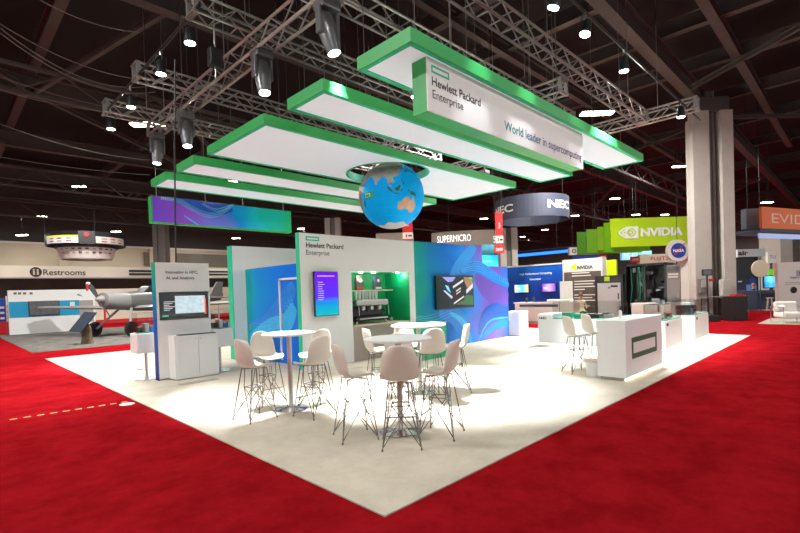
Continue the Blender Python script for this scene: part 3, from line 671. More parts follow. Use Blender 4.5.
# portrait television
fr = Fr((6.0, YW-.12, 0), 0)
a = fr.uv((316.2, 316)); b_ = fr.uv((337.3, 272.3)); W_, H_ = b_[0]-a[0], b_[1]-a[1]
r = thing('portrait_television', 'upright black-edged television showing purple and blue slide on the logo wall', 'television', (6.0+a[0], YW-.12, a[1]))
B(-.015, W_+.015, 0, .06, -.015, H_+.015).build('housing', BLACK, r, bevel=.005); B(W_*.3, W_*.7, .06, .12, H_*.3, H_*.7).build('bracket', BLACKM, r)
B(0, W_, -.002, 0, 0, H_).build('screen', screen_mat('slide_purple', [(0, (.0, .35, .42)), (.28, (.0, .2, .55)), (.42, (.07, .02, .75)), (1, (.12, .0, .62))], 2, (0, H_), .5), r)
mb = MB(); random.seed(3)
for k in range(9): mb.box(W_*.12, W_*(.3+.12*random.random()), -.004, -.002, H_*(.36+.05*k), H_*(.36+.05*k)+.012)
mb.box(W_*.1, W_*.85, -.004, -.002, H_*.9, H_*.92).build('slide_text', mat('slide_lilac', (.5, .4, 1), .4, emit=.6), r)
# wide television on blue wall
fr = Fr((10, YW-.1, 0), 0)
a = fr.uv((437, 310)); b_ = fr.uv((473.3, 275.5)); W_, H_ = b_[0]-a[0], b_[1]-a[1]
r = thing('wide_television', 'wide wall television with dark collage picture on the blue wall', 'television', (10+a[0], YW-.1, a[1]))
B(0, W_, 0, .07, 0, H_).build('housing', BLACK, r, bevel=.006); B(W_*.35, W_*.65, .07, .1, H_*.3, H_*.7).build('bracket', BLACKM, r)
sc = B(.03, W_-.03, -.003, 0, .03, H_-.03).build('screen', screen_mat('collage_dark', [(0, (.012, .02, .02)), (.5, (.02, .025, .035)), (1, (.03, .035, .05))], 0, (0, W_), .6), r)
def poly(par, pts, m, y=-.005, nm='picture_patch'):
    return MB().prism([(W_*u_, H_*v_) for u_, v_ in pts], y, y+.002).build(nm, m, par)
poly(r, [(.15, .95), (.5, .95), (.42, .82), (.3, .80)], mat('scr_lilac', (.2, .22, .55), .4, emit=.7))
poly(r, [(.22, .72), (.3, .68), (.36, .48), (.28, .56)], mat('scr_blue', (.08, .4, .85), .4, emit=.9))
poly(r, [(.17, .55), (.21, .56), (.41, .36), (.38, .3)], mat('scr_grey', (.4, .42, .5), .4, emit=.7))
poly(r, [(.72, .95), (.97, .95), (.97, .7), (.85, .55), (.74, .8)], mat('scr_brown', (.2, .11, .05), .4, emit=.6))
poly(r, [(.5, .12), (.97, .08), (.97, .36), (.78, .4)], mat('scr_green', (.02, .09, .03), .4, emit=.6))
poly(r, [(.38, .66), (.72, .86), (.72, .25), (.42, .1)], mat('scr_black', (.006, .006, .008), .3, emit=.3), -.007)
wm = mat('scr_white', (.6, .6, .63), .4, emit=.35)
for (u_, v_, l_, h_) in ((.42, .61, .28, .07), (.5, .5, .13, .045), (.5, .42, .12, .035), (.43, .13, .28, .05)):
    poly(r, [(u_, v_), (u_+l_, v_+l_*.72), (u_+l_, v_+l_*.72+h_), (u_, v_+h_)], wm, -.009, 'picture_lettering')
poly(r, [(.78, .44), (.97, .62), (.97, .76), (.78, .55)], wm, -.009, 'picture_lettering')
poly(r, [(.87, .90), (.95, .90), (.95, .94), (.87, .94)], mat('scr_tag', (.0, .5, .2), .4, emit=.7), -.009)

# niche contents
r = thing('coffee_machine', 'two-group chrome espresso machine with white cups on top in the niche', 'coffee machine', (NX0+.25, YW+.12, NZ0)); r.scale = (1.12, 1, 1.12)
B(0, .98, .05, .5, .06, .16).build('base', BLACKM, r, bevel=.02); B(.03, .95, .22, .5, .16, .5).build('back_body', BLACK, r, bevel=.02)
B(0, .98, .02, .5, .40, .54).build('top_housing', STEEL, r, bevel=.03); B(.06, .92, .0, .2, .10, .13).build('drip_tray', STEEL, r)
for k in (.25, .5, .75):
    gh = MB().lathe([(.05, 0), (.05, .09), (.03, .1)], (k, .1, .3), 14).build('group_head', CHROME, r, True); MB().tube([(k, .1, .31), (k, -.08, .29)], .014, 6).build('portafilter_handle', BLACK, gh)
for k in (.04, .94): MB().tube([(k, .08, .44), (k, .0, .4), (k, -.02, .18)], .01, 6).build('steam_wand', CHROME, r)
for k in (0, .98): MB().tube([(k+(.05 if k == 0 else -.05), .1, 0), (k+(.05 if k == 0 else -.05), .1, .07)], .025, 8).build('foot', CHROME, r)
tag(MB().lathe([(.03, 0), (.045, .1), (.042, .1), (.028, .01)], (NX0+1.52, YW+.25, NZ0), 16).build('paper_cup', TAUPE, None, True), 'small brown paper cup on the counter beside the espresso machine', 'cup')
for i in range(7):
    tag(MB().lathe([(.03, 0), (.04, .22), (.036, .22), (.027, .01)], (NX0+.42+i*.115, YW+.36, NZ0+.607), 14).build('cup_stack', WHITE, None, True), 'white paper cup stack standing on top of the espresso machine', 'cups', 'cups on the espresso machine')
for i, (k, cc) in enumerate(((.58, (.05, .04, .035)), (1.2, (.04, .05, .09)))):
    r = thing('coffee_bag', 'dark coffee bag with pale label on the niche shelf, %s' % ('red-based one' if i == 0 else 'bluish one'), 'bag', (NX0+k, YW+.42, 1.756), 0, 'coffee bags on the shelf')
    MB().add([(-.11, -.06, 0), (.11, -.06, 0), (.11, .06, 0), (-.11, .06, 0), (-.12, -.05, .22), (.12, -.05, .22), (.12, .05, .22), (-.12, .05, .22), (-.09, -.005, .38), (.09, -.005, .38), (.09, .005, .38), (-.09, .005, .38)],
             [(0, 1, 5, 4), (1, 2, 6, 5), (2, 3, 7, 6), (3, 0, 4, 7), (4, 5, 9, 8), (5, 6, 10, 9), (6, 7, 11, 10), (7, 4, 8, 11), (8, 9, 10, 11), (0, 3, 2, 1)]).build('pouch', mat('bag_%d' % i, cc, .5), r)
    MB().lathe([(0, 0), (.045, 0), (.045, .004), (0, .004)], (0, -.064, .24), 16, (0, 1, 0)).build('label_disc', CREAM, r)
    B(-.1, .1, -.066, -.06, .02, .07).build('label_strip', REDC if i == 0 else CREAM, r)

# ================================================================== TABLES AND CHAIRS
def make_table(c, label, R=.40):
    r = thing('bar_table', label, 'table', c, 0, 'round bar tables')
    MB().lathe([(0, 1.085), (R-.02, 1.085), (R, 1.095), (R, 1.112), (R-.012, 1.12), (0, 1.12)], (0, 0, 0), 48).build('table_top', WHITE, r, True)
    MB().lathe([(.034, .03), (.034, 1.085)], (0, 0, 0), 20).build('pole', CHROME, r, True)
    MB().lathe([(.25, 0), (.25, .012), (.23, .02), (.06, .035), (.04, .05), (.034, .09)], (0, 0, 0), 40).build('base', MIRROR, r, True)
    MB().lathe([(.034, 1.06), (.14, 1.078), (.14, 1.085)], (0, 0, 0), 20).build('top_plate', BLACKM, r)
    return r
FL = .0121
T1 = Vector((3.63, 5.96, FL)); T2 = Vector((3.86, 3.93, FL)); T3 = G((420.5, 393)); T3.z = FL
make_table(T1, 'white round bar table nearest the blue side wall', .385); make_table(T2, 'white round bar table nearest the carpet corner'); make_table(T3, 'white round bar table nearest the coffee niche', .45)

def make_chair(label, group):
    r = thing('bar_chair', label, 'chair', (0, 0, 0), 0, group)
    prof = [(.225, .690), (.215, .712), (.16, .716), (.06, .704), (-.05, .70), (-.13, .715), (-.185, .77), (-.212, .86), (-.232, .97), (-.246, 1.06), (-.25, 1.105)]
    wid = [.185, .205, .225, .235, .235, .23, .225, .218, .205, .175, .12]
    nu = 10; vs = []; fs = []
    for j, ((y, z), hw) in enumerate(zip(prof, wid)):
        bk = max(0, min(1, (j-4)/3)); st = 1-bk
        for i in range(nu+1):
            u_ = -1+2*i/nu; e = abs(u_)**2.6
            vs.append((hw*u_*(1-.06*e), y+bk*.085*e+(0 if j > 1 else -.03*e), z+st*.05*e*(1 if j > 1 else .4)-(.02*e if j > 8 else 0)))
    for j in range(len(prof)-1):
        for i in range(nu): fs.append((j*(nu+1)+i, j*(nu+1)+i+1, (j+1)*(nu+1)+i+1, (j+1)*(nu+1)+i))
    o = MB().add(vs, fs).build('shell', SHELL, r, True)
    s_ = o.modifiers.new('solid', 'SOLIDIFY'); s_.thickness = .012; s_.offset = 0
    b_ = o.modifiers.new('sub', 'SUBSURF'); b_.levels = 1; b_.render_levels = 1
    foot = [(.205, .2), (-.205, .2), (-.205, -.215), (.205, -.215)]; top = [(.12, .12), (-.12, .12), (-.12, -.11), (.12, -.11)]; mid = [(.09, .1), (-.09, .1), (-.09, -.1), (.09, -.1)]
    for k in range(4):
        f_ = foot[k]; t_ = top[k]; m_ = mid[(k+1) % 4]; m2 = mid[k-1]
        mb = MB().tube([(f_[0], f_[1], 0), (t_[0], t_[1], .69)], .0075, 6)
        mb.tube([(f_[0]*.98, f_[1]*.98, .03), (m_[0], m_[1], .44)], .006, 5).tube([(f_[0]*.98, f_[1]*.98, .03), (m2[0], m2[1], .44)], .006, 5)
        mb.lathe([(.012, 0), (.012, .012), (.008, .02)], (f_[0], f_[1], 0), 8)
        mb.build('leg', WIRE, r)
    mb = MB()
    for k in range(4):
        a = mid[k]; b2 = mid[(k+1) % 4]; t_ = top[k]
        mb.tube([(a[0], a[1], .44), (b2[0], b2[1], .44)], .006, 5); mb.tube([(a[0], a[1], .44), (t_[0]*.75, t_[1]*.75, .69)], .006, 5)
        c0, c1 = foot[k], foot[(k+1) % 4]
    mb.tube([(.12, .12, .685), (-.12, -.11, .685)], .008, 5); mb.tube([(-.12, .12, .685), (.12, -.11, .685)], .008, 5)
    mb.build('wire_brace', WIRE, r)
    ft = []
    for k in range(5):
        f_ = foot[k % 4]; t_ = top[k % 4]; q = .36
        ft.append((f_[0]+(t_[0]-f_[0])*q, f_[1]+(t_[1]-f_[1])*q, .69*q))
    MB().tube(ft[:2], .008, 5).build('footrest', WIRE, r)
    return r
chair0 = None
def chair(pos, face, label, group):
    """face = world direction the sitter looks"""
    global chair0
    if chair0 is None: chair0 = make_chair(label, group); c = chair0
    else: c = copy_tree(chair0)
    c.location = (pos[0], pos[1], FL); c.rotation_euler = (0, 0, math.atan2(face[1], face[0])-PI/2)
    c['label'] = label; c['group'] = group
    return c
def around(T, dirs, names, d, where):
    for (ang, nm, dd, tw) in zip(dirs, names, d, (0, 5, -4, 6)):
        v = Vector((math.cos(math.radians(ang)), math.sin(math.radians(ang)), 0)); a2 = math.radians(ang+180+tw)
        chair(T+v*dd, (math.cos(a2), math.sin(a2)), nm, 'wire-legged bar chairs')
around(T1, (186, 272, 92, 12), ('white wire-legged bar chair at the side-wall table, facing the reception counter', 'white wire-legged bar chair at the side-wall table, its back to the corner table', 'white wire-legged bar chair between the side-wall table and the kiosk', 'white wire-legged bar chair between the side-wall table and the logo wall'), (.60, .56, .62, .55), 't1')
around(T2, (226, 152, 296, 44), ('white wire-legged bar chair at the corner table, its back to the carpet corner', 'white wire-legged bar chair at the corner table, on its side-wall table side', 'white wire-legged bar chair at the corner table, on its reception counter side', 'white wire-legged bar chair between the corner table and the niche table'), (.47, .54, .49, .56), 't2')
around(T3, (242, 148, 318, 62), ('white wire-legged bar chair at the niche table, its back to the corner table', 'white wire-legged bar chair at the niche table, on its side-wall table side', 'white wire-legged bar chair at the niche table, on its reception counter side', 'white wire-legged bar chair between the niche table and the coffee counter'), (.52, .68, .60, .62), 't3')

# ================================================================== KIOSK
KY = 10.26; KA, KB = 3.20, 4.30
r = thing('kiosk', 'white kiosk panel with built-in monitor, two-door cupboard and blue-green edge', 'kiosk', (KA, KY, 0))
L = KB-KA
fr = Fr((KA, KY, 0), 0)
km = fr.uv((157.5, 329)); k2 = fr.uv((206.5, 292.5)); k3 = fr.uv((158.5, 322))
mz0, mz1 = 1.24, 1.83; mx0, mx1 = .05, L-.03
mb = MB().box(0, L, 0, .2, mz1, 2.44).box(0, L, 0, .2, .04, mz0).box(0, mx0, 0, .2, mz0, mz1).box(mx1, L, 0, .2, mz0, mz1).box(mx0, mx1, .12, .2, mz0, mz1)
mb.build('panel', WHITE_W, r)
B(-.012, 0, 0, .2, 0, 2.44).build('colour_edge', graphic('edge_fade', 2, (0, 2.44), [(0, (.01, .03, .22)), (.45, (.0, .08, .4)), (.75, (.0, .3, .35)), (1, (.0, .36, .16))], wave=False), r)
mo = B(mx0+.01, mx1-.01, .02, .1, mz0+.01, mz1-.01).build('monitor', BLACK, r)
W_, H_ = mx1-mx0-.08, mz1-mz0-.1
sm_ = B(mx0+.04, mx1-.04, .016, .02, mz0+.07, mz1-.03).build('screen', mat('screen_dark', (.015, .016, .02), .15, emit=.5), r)
B(mx0+W_*.34, mx1-W_*.08, .012, .016, mz0+.13, mz1-.09).build('screen_map', mat('map_pale', (.50, .64, .72), .4, noise=.6, nscale=12, emit=.45), r)
mb = MB()
for k in range(6): mb.box(mx0+W_*.1, mx0+W_*(.22+.06*(k % 3)), .012, .016, mz0+.2+k*.035, mz0+.215+k*.035)
mb.build('screen_text', wm, r)
B(mx0+.06, mx0+.18, .012, .016, mz0+.08, mz0+.1).build('screen_tag', mat('scr_tag2', (.0, .6, .3), .4, emit=.7), r)
B(mx1-.09, mx1-.06, .012, .016, mz0+.1, mz1-.15).build('screen_mark', mat('scr_red', (.8, .05, .02), .4, emit=.8), r)
a = fr.uv((162.5, 273)); b_ = fr.uv((193.6, 273)); text(r, 'Innovating in HPC,', .2, 2.19, .66, DARKTXT, bold=.02); text(r, 'AI, and Analytics', .2, 2.07, .58, DARKTXT, bold=.02)
c0 = .2
cb = B(c0, L, -.34, 0, .03, .92).build('cupboard', WHITE, r, bevel=.004)
for (x0, x1) in ((c0+.06, c0+.06+(L-c0-.07)/2-.004), (c0+.06+(L-c0-.07)/2+.004, L-.01)):
    dr = B(x0, x1, -.356, -.34, .06, .9).build('door', WHITE, r, bevel=.003)
    MB().lathe([(0, 0), (.012, 0), (.012, .006), (0, .006)], ((x1-.05) if x0 < .3 else x0+.05, -.362, .84), 10, (0, 1, 0)).build('lock', STEEL, dr)
B(c0+.12, L-.03, -.32, -.1, .921, .935).build('laptop_tray', BLACKM, r)
# pedestal display boxes beside it
def pod(c, label, w_=.46, flip=1):
    r = thing('pedestal_display', label, 'display stand', (c[0], c[1], FL), 0, 'pedestal displays by the kiosk')
    MB().lathe([(.24, 0), (.24, .012), (.06, .035), (.03, .06)], n=28).build('base', CHROME, r, True)
    MB().lathe([(.028, .05), (.028, .56)], n=14).build('pole', CHROME, r, True)
    MB().tube([(-.18, 0, .22), (-.1, -.1, .22), (0, -.06, .22)], .012, 6).build('footrest', CHROME, r)
    B(-w_/2, w_/2, -w_/2, w_/2, .56, .97).build('box', WHITE, r, bevel=.015)
    g = B(-w_/2+.04, w_/2-.04, -w_/2+.04, w_/2-.04, .971, 1.40).build('glass_cover', GLASS, r)
    B(-.18, .18, -.14, .14, .975, .99).build('base_tray', mat('tray_green', (.05, .45, .3), .4), r)
    for k in range(3): B(-.15+k*.12, -.07+k*.12, -.1, .1, .99, 1.1+.07*(k % 2)).build('component', (BLACKM, STEEL, mat('board_blue', (.03, .12, .45), .4))[k], r)
    return r
pod(G((147, 379)), 'white display box on chrome pole behind the kiosk, on the aircraft side'); pod(G((219, 372.5))+Vector((.1, .15, 0)), 'white display box on chrome pole between the kiosk and the rear wall')
tag(B(3.3, 4.05, 9.35, 9.55, .0122, .016).build('floor_vent', mat('vent_grey', (.35, .34, .33), .5, .3)), 'flat grey floor plate in front of the kiosk', 'floor plate')

# yellow tape dashes and a round floor cover on the red carpet
ta, tb = G((8, 420)), G((131, 401)); td = tb-ta; r = thing('floor_tape', 'broken yellow tape line on the red carpet beside the booth', 'tape', ta, math.atan2(td.y, td.x))
for k in range(10): B(td.length*(k+.12)/10, td.length*(k+.66)/10, -.02, .02, 0, .002).build('tape_dash', mat('tape_yellow', (.72, .50, .16), .7), r)
fc = G((127, 404)); tag(MB().lathe([(0, 0), (.11, 0), (.10, .004), (0, .004)], (fc.x, fc.y, 0), 20).build('floor_cover', CREAM), 'small round pale cover plate on the red carpet', 'cover')
# ================================================================== RECEPTION COUNTER, PLINTHS
RX0, RX1, RY0, RY1 = 8.27, 10.24, 2.91, 3.40
r = thing('reception_counter', 'white reception counter with green rectangle outline and glowing base', 'counter', (RX0, RY0, FL))
B(0, RX1-RX0, 0, RY1-RY0, .06, 1.04).build('body', WHITE, r, bevel=.004); B(.04, RX1-RX0-.04, .04, RY1-RY0-.04, 0, .06).build('plinth', TAUPE, r)
fr = Fr((RX0, RY0, 0), 0)
a = fr.uv((632, 359.6)); t_ = fr.uv((631.5, 338.5)); b_ = fr.uv((656.8, 351.5)); t2 = fr.uv((656, 332.2))
frame_logo(r, a[0], (a[1]+b_[1])/2, b_[0]-a[0], (t_[1]+t2[1])/2-(a[1]+b_[1])/2, .075, mat('logo_green', (.0, .10, .035), .5), tb=.09)
LED = mat('led_strip', (1, .9, .68), .4, emit=2.5)
B(.02, RX1-RX0-.02, .02, .035, .01, .05).build('light_strip', LED, r)
bt_ = thing('bottle', 'small white bottle standing on the reception counter', 'bottle', (9.0, 3.25, 1.0523)); MB().lathe([(.03, 0), (.03, .12), (.012, .15)], n=14).build('body', WHITE, bt_, True); MB().lathe([(.012, .15), (.014, .155), (.014, .2), (.006, .22)], n=12).build('cap', BLACKM, bt_, True)
# waste bin
bc = G((594.5, 376)); r = thing('waste_bin', 'small white waste bin beside the reception counter', 'bin', (8.50, 3.57, FL))
MB().lathe([(.115, 0), (.145, .30), (.135, .30), (.11, .01)], n=24).build('bucket', WHITE, r, True); MB().lathe([(.145, .27), (.153, .28), (.153, .30), (.145, .31)], n=24).build('liner_rim', WOOD, r, True)
chair((8.72, 3.97), (.8, -.62), 'white wire-legged bar chair behind the reception counter, beside the waste bin', 'wire-legged bar chairs')
chair((9.38, 3.90), (.8, -.62), 'white wire-legged bar chair behind the reception counter, beyond the one by the bin', 'wire-legged bar chairs')

BOARD = mat('circuit_board_green', (.02, .22, .12), .4, noise=.5, nscale=30)
def plinth(x0, x1, y0, y1, h, gh, label, comps, seed=1, block=None, led=True):
    random.seed(seed)
    r = thing('display_plinth', label, 'plinth', (x0, y0, FL), 0, 'display plinths with glass covers'); L, W2 = x1-x0, y1-y0
    B(0, L, 0, W2, .05, h).build('body', WHITE, r, bevel=.004)
    if led: B(-.004, 0, .02, W2-.02, .015, .05).build('light_strip', LED, r); B(.02, L-.02, -.004, 0, .015, .05).build('light_strip', LED, r)
    B(.03, L-.03, .03, W2-.03, .01, .05).build('toe_kick', TAUPE, r)
    if gh:
        B(.03, L-.03, .03, (W2-.03) if not block else W2-block-.05, h+.001, h+.02).build('board_tray', BOARD, r)
        t = .012; yy1 = (W2-.02) if not block else W2-block-.03
        for q in ((.02, L-.02, .02, .02+t), (.02, L-.02, yy1-t, yy1), (.02, .02+t, .02+t, yy1-t), (L-.02-t, L-.02, .02+t, yy1-t)): B(q[0], q[1], q[2], q[3], h+.001, h+gh).build('glass_pane', GLASS, r)
        B(.02, L-.02, .02, yy1, h+gh, h+gh+t).build('glass_lid', GLASS, r)
        for k in range(comps):
            a, b2 = .1+random.random()*(L-.5), .1+random.random()*max(.05, yy1-.5); s1, s2 = .1+.2*random.random(), .08+.2*random.random()
            B(a, min(a+s1, L-.06), b2, min(b2+s2, yy1-.05), h+.02, h+.05+.14*random.random()).build('component', random.choice((BOARD, STEEL, BLACKM, BOARD)), r)
    if block: B(.0, L, W2-block, W2, h, h+.13).build('raised_block', WHITE, r, bevel=.004)
    return r
r = plinth(12.42, 13.25, 4.55, 6.80, .76, .46, 'long white plinth with circuit boards under glass near the blue wall end', 12, 4, .42)
q = thing('plinth_lettering', 'AMD lettering', 'sign') if False else None
fr = Fr((12.42, 6.80, 0), -PI/2)
tl = text(r, 'AMD', 0, 0, .26, DARKTXT, h=.075, bold=.03, y=-.006); tl.rotation_euler = (0, 0, -PI/2); tl.location = (0, 2.25-.02, .80-.06)
plinth(12.52, 14.0, 3.48, 4.0, .735, .40, 'short white plinth with glass cover just beyond the reception counter', 6, 8)
r = plinth(15.08, 16.62, 3.43, 4.05, .735, .42, 'far white plinth with black server under glass at the carpet edge', 2, 3)
sv = B(.06, .7, .12, .5, .757, 1.02).build('server_case', BLACKM, r); B(.08, .68, .115, .12, .90, .93).build('silver_bar', STEEL, sv); B(.08, .3, .115, .12, .8, .88).build('board', mat('board_blue', (.03, .12, .45), .4), sv)
for (x0, y0, rr_) in ((12.52, 3.48, 0), (15.08, 3.43, 0)):
    tt = thing('plinth_tag', 'small dark printed tag on the front of the %s plinth' % ('short' if x0 < 13 else 'far'), 'tag', (x0+.12, y0-.002, .62)); B(0, .14, -.003, 0, 0, .07).build('print', DARKTXT, tt)
r = thing('low_pedestal', 'plain low white pedestal standing at the end of the blue wall', 'pedestal', (14.15, 8.45, FL))
B(0, .6, 0, .55, .04, .86).build('body', WHITE, r, bevel=.005); B(.03, .57, .03, .52, 0, .04).build('toe_kick', TAUPE, r)


# ================================================================== NEIGHBOURING STANDS
def sign(name, label, cat, x0, y0, x1, y1, D, rz, m, depth=.1, group=None, part='panel', bevel=0.0):
    """upright board: pixel box on a plane at depth D, turned by rz; local x right, z up, front at y=0"""
    o_ = PD((x0, y1), D); f_ = Fr(o_, rz); ua, zt = f_.uv((x0, y0)); ub, zb = f_.uv((x1, y1)); _, zt2 = f_.uv((x1, y0))
    W1 = ub; H1 = (zt+zt2-zb)/2
    z_ = o_.z+zb/2
    r = thing(name, label, cat, (o_.x, o_.y, z_), rz, group)
    B(0, W1, 0, depth, 0, H1).build(part, m, r, bevel=bevel)
    return r, W1, H1
def patch(r, W1, H1, u0, u1, v0, v1, m, name, y=-.012, t=.01): return B(W1*u0, W1*u1, y, y+t, H1*v0, H1*v1).build(name, m, r)
def hang(r, W1, H1, zt=10.5, n=2, y=.05):
    for k in range(n): MB().tube([(W1*(.12+.76*k/max(1, n-1)), y, H1), (W1*(.12+.76*k/max(1, n-1)), y, HZ-.01-r.location.z)], .012, 4).build('cable', BLACKM, r)
D45 = -PI/4
# --- blue wall with two screens and counters (beyond the aisle)
def wall_x(name, label, x, px0, px1, ytop, m, base=0.0, depth=.15, cat='wall'):
    a = onX((px0, ytop), x); b_ = onX((px1, ytop), x)
    r = thing(name, label, cat, (x, a.y, base), -PI/2); W1 = a.y-b_.y; H1 = (a.z+b_.z)/2-base
    B(0, W1, 0, depth, 0, H1).build('wall_panel', m, r); return r, W1, H1, Fr((x, a.y, base), -PI/2)
bw = graphic('neighbour_blue', 2, (0, 4), [(0, (.0, .02, .16)), (.5, (.0, .04, .30)), (.8, (.0, .12, .55)), (1, (.0, .22, .75))], wave=False)
r, W1, H1, fr = wall_x('blue_display_wall', 'deep blue display wall with two small screens beyond the aisle', 22.0, 507, 561.3, 266, bw)
B(-.02, W1+.02, -.03, .18, H1, H1+.07).build('top_rail', CREAM, r)
for (x0, x1, y) in ((520, 552, 276), (530, 541, 280.3)):
    a = fr.uv((x0, y)); b_ = fr.uv((x1, y)); text(r, 'High Performance Computing' if x1-x0 > 20 else 'Innovation', a[0], a[1], b_[0]-a[0], WHITETXT, y=-.01, bold=.015)
for k, (x0, y0, x1, y1, mm, dsc) in enumerate(((515.7, 284.5, 529, 292.5, [(0, (.5, .6, .6)), (.35, (.1, .5, .65)), (.6, (.05, .4, .6)), (1, (.8, .6, .1))], 'yellow and cyan'), (543.2, 283.5, 556, 291.5, [(0, (.15, .02, .5)), (.5, (.4, .25, .8)), (1, (.12, .02, .45))], 'violet'))):
    a = fr.uv((x0, y1)); b_ = fr.uv((x1, y0)); t_ = thing('wall_screen', 'small wall screen showing a %s picture on the blue display wall' % dsc, 'screen', (22.0-.09, fr.o.y-a[0], a[1]), -PI/2)
    w_, h_ = b_[0]-a[0], b_[1]-a[1]; B(-.03, w_+.03, 0, .08, -.03, h_+.03).build('housing', BLACK, t_); B(0, w_, -.003, 0, 0, h_).build('screen', graphic('scr_pic_%d' % k, 0, (0, w_), mm, wave=False, emit=.9), t_)
    B(w_*.1, w_*.45, -.006, -.003, h_*.3, h_*.6).build('picture_patch', wm, t_)
r = thing('demo_counter', 'long cream demo counter with dark slot in front of the blue wall', 'counter', (19.75, 12.0, 0), -PI/2)
B(0, 2.9, 0, .6, .12, .95).build('body', CREAM, r); B(-.05, 2.95, -.05, .65, .95, 1.0).build('top', WHITE, r); B(.25, 2.2, -.006, 0, .78, .9).build('dark_slot', NAVY, r); B(0, 2.9, .05, .6, 0, .12).build('toe_kick', TAUPE, r); B(2.25, 2.27, -.004, 0, .12, .95).build('door_gap', BLACK, r)
for k, yy in enumerate((11.5, 11.15)): tag(MB().lathe([(.05, 0), (.07, .12), (.06, .2), (.03, .24)], (20.0, yy, 1.0), 12).build('black_jar', BLACK, None, True), 'small black jar on the cream demo counter', 'jar', 'jars on the demo counter')
tag(B(19.85, 20.25, 9.3, 10.4, 1.001, 1.12).build('white_box', CREAM, None, bevel=.02), 'flat pale box on the cream demo counter', 'box')
# --- white wall with dark text panel
r, W1, H1, fr = wall_x('text_wall', 'white stand wall with green eye logo over a dark brown text panel', 21.2, 562.3, 602, 258.8, CREAM, depth=.5)
a = fr.uv((565.3, 318)); b_ = fr.uv((601, 270.5)); B(a[0], b_[0], -.01, 0, 0.1, b_[1]).build('text_panel', mat('umber_panel', (.075, .05, .04), .6), r)
a = fr.uv((577.5, 269.5)); b_ = fr.uv((593, 265.5)); text(r, 'NVIDIA', a[0], a[1], b_[0]-a[0], DARKTXT, y=-.01, bold=.04)
a = fr.uv((571, 270)); b_ = fr.uv((576.5, 264)); B((a[0]+b_[0])/2, b_[0], -.012, 0, a[1], b_[1]).build('logo', LIME, r)
MB().prism([(a[0], (a[1]+b_[1])/2), ((a[0]+b_[0])/2, a[1]+.02), ((a[0]+b_[0])/2, b_[1]-.02)], -.012, 0).build('logo', LIME, r)
random.seed(5); mb = MB()
for k in range(13):
    yy = 273+k*2.7; xa = 572 if k in (0, 1) else 574.5 if k < 11 else 574; a = fr.uv((xa, yy+.9)); b_ = fr.uv((xa+10+12*random.random(), yy))
    if k not in (2, 7): mb.box(a[0], b_[0], -.014, -.01, a[1], a[1]+.045)
tx = mb.build('text_lines', CREAM, r); tx['kind'] = 'stuff'
a = fr.uv((565.5, 316)); b_ = fr.uv((573.5, 281)); B(a[0], b_[0], -.5, -.1, 0, b_[1]).build('side_post', CREAM, r)
r, W1, H1, fr = wall_x('lime_block', 'plain lime green block beside the white text wall', 22.2, 602.5, 616, 260, LIME, base=2.1)
B(W1*.3, W1*.7, .05, .1, -2.1, 0).build('post', CREAM, r)
# --- server cabinets
r, W1, H1, fr = wall_x('server_cabinet', 'black framed cabinet with pale grey door and lime square above', 19.6, 594.5, 622.5, 275.5, BLACKM, depth=.28, cat='server rack')
a = fr.uv((598.5, 318)); b_ = fr.uv((620.5, 282.5)); dr = B(a[0], b_[0], -.03, 0, .25, b_[1]).build('door', mat('door_grey', (.55, .57, .58), .4, noise=.05), r)
B(b_[0]-.1, b_[0]-.06, -.06, -.03, 1.1, 1.35).build('handle', BLACK, dr); B(b_[0]-.38, b_[0]-.1, -.036, -.03, b_[1]-.18, b_[1]-.1).build('badge', BLACK, dr); B((a[0]+b_[0])/2-.03, (a[0]+b_[0])/2+.06, -.036, -.03, 1.55, 1.6).build('badge', BLACK, dr)
a = fr.uv((604.3, 281.3)); b_ = fr.uv((609.5, 276.6)); B(a[0], b_[0], -.012, 0, a[1], b_[1]).build('lime_square', LIME, r)
X0 = 19.9
a = onX((623.5, 264), X0); b_ = onX((666, 263), X0); Wc = a.y-b_.y; Hc = (a.z+b_.z)/2
r = thing('open_server_rack', 'large open black server rack with cabling and loose hardware', 'server rack', (X0, a.y, 0), -PI/2)
for u in (0, Wc*.5-.04, Wc-.08):
    for yy in (0, 1.0): B(u, u+.08, yy, yy+.08, 0, Hc).build('post', BLACK, r)
for zz in (.05, Hc-.08): B(0, Wc, 0, 1.08, zz, zz+.08).build('rail', BLACK, r)
for u in (-.02, Wc): B(u, u+.02, 0, 1.08, 0, Hc).build('side_panel', BLACK, r)
B(0, Wc, 0, 1.08, 0, .05).build('floor_tray', BLACK, r)
B(0, Wc, 1.08, 1.1, 0, Hc).build('back_panel', mat('rack_dark', (.018, .019, .02), .5), r)
random.seed(11)
for k in range(26):
    u = .1+random.random()*(Wc-.45); zz = .2+random.random()*(Hc-.5); B(u, u+.06+.25*random.random(), .3+.4*random.random(), 1.0, zz, zz+.05+.16*random.random()).build('server_module', random.choice((BLACKM, CONCD, STEEL, BLACK, SILV)), r)
for k in range(10): 
    u = Wc*(.12+.3*random.random()); MB().tube([(u, .2, Hc-.1), (u+.05, .15, Hc*.6), (u-.06+.1*random.random(), .2, Hc*.3)], .018, 5).build('cable', mat('cable_green', (.02, .25, .12), .5) if k % 2 else BLACK, r)
u = Wc*.66; B(u, u+.3, -.02, .2, .72, 1.1).build('fan_unit', STEEL, r); B(u+.3, u+.5, .05, .25, .95, 1.05).build('bracket', STEEL, r)
a = fr.uv((633, 268)); 
r, W1, H1, fr = wall_x('info_pillar', 'narrow brown poster panel with white heading beside the open rack', 19.7, 666.5, 679.5, 264.8, mat('poster_brown', (.19, .155, .15), .5, noise=.15, nscale=1), depth=.12)
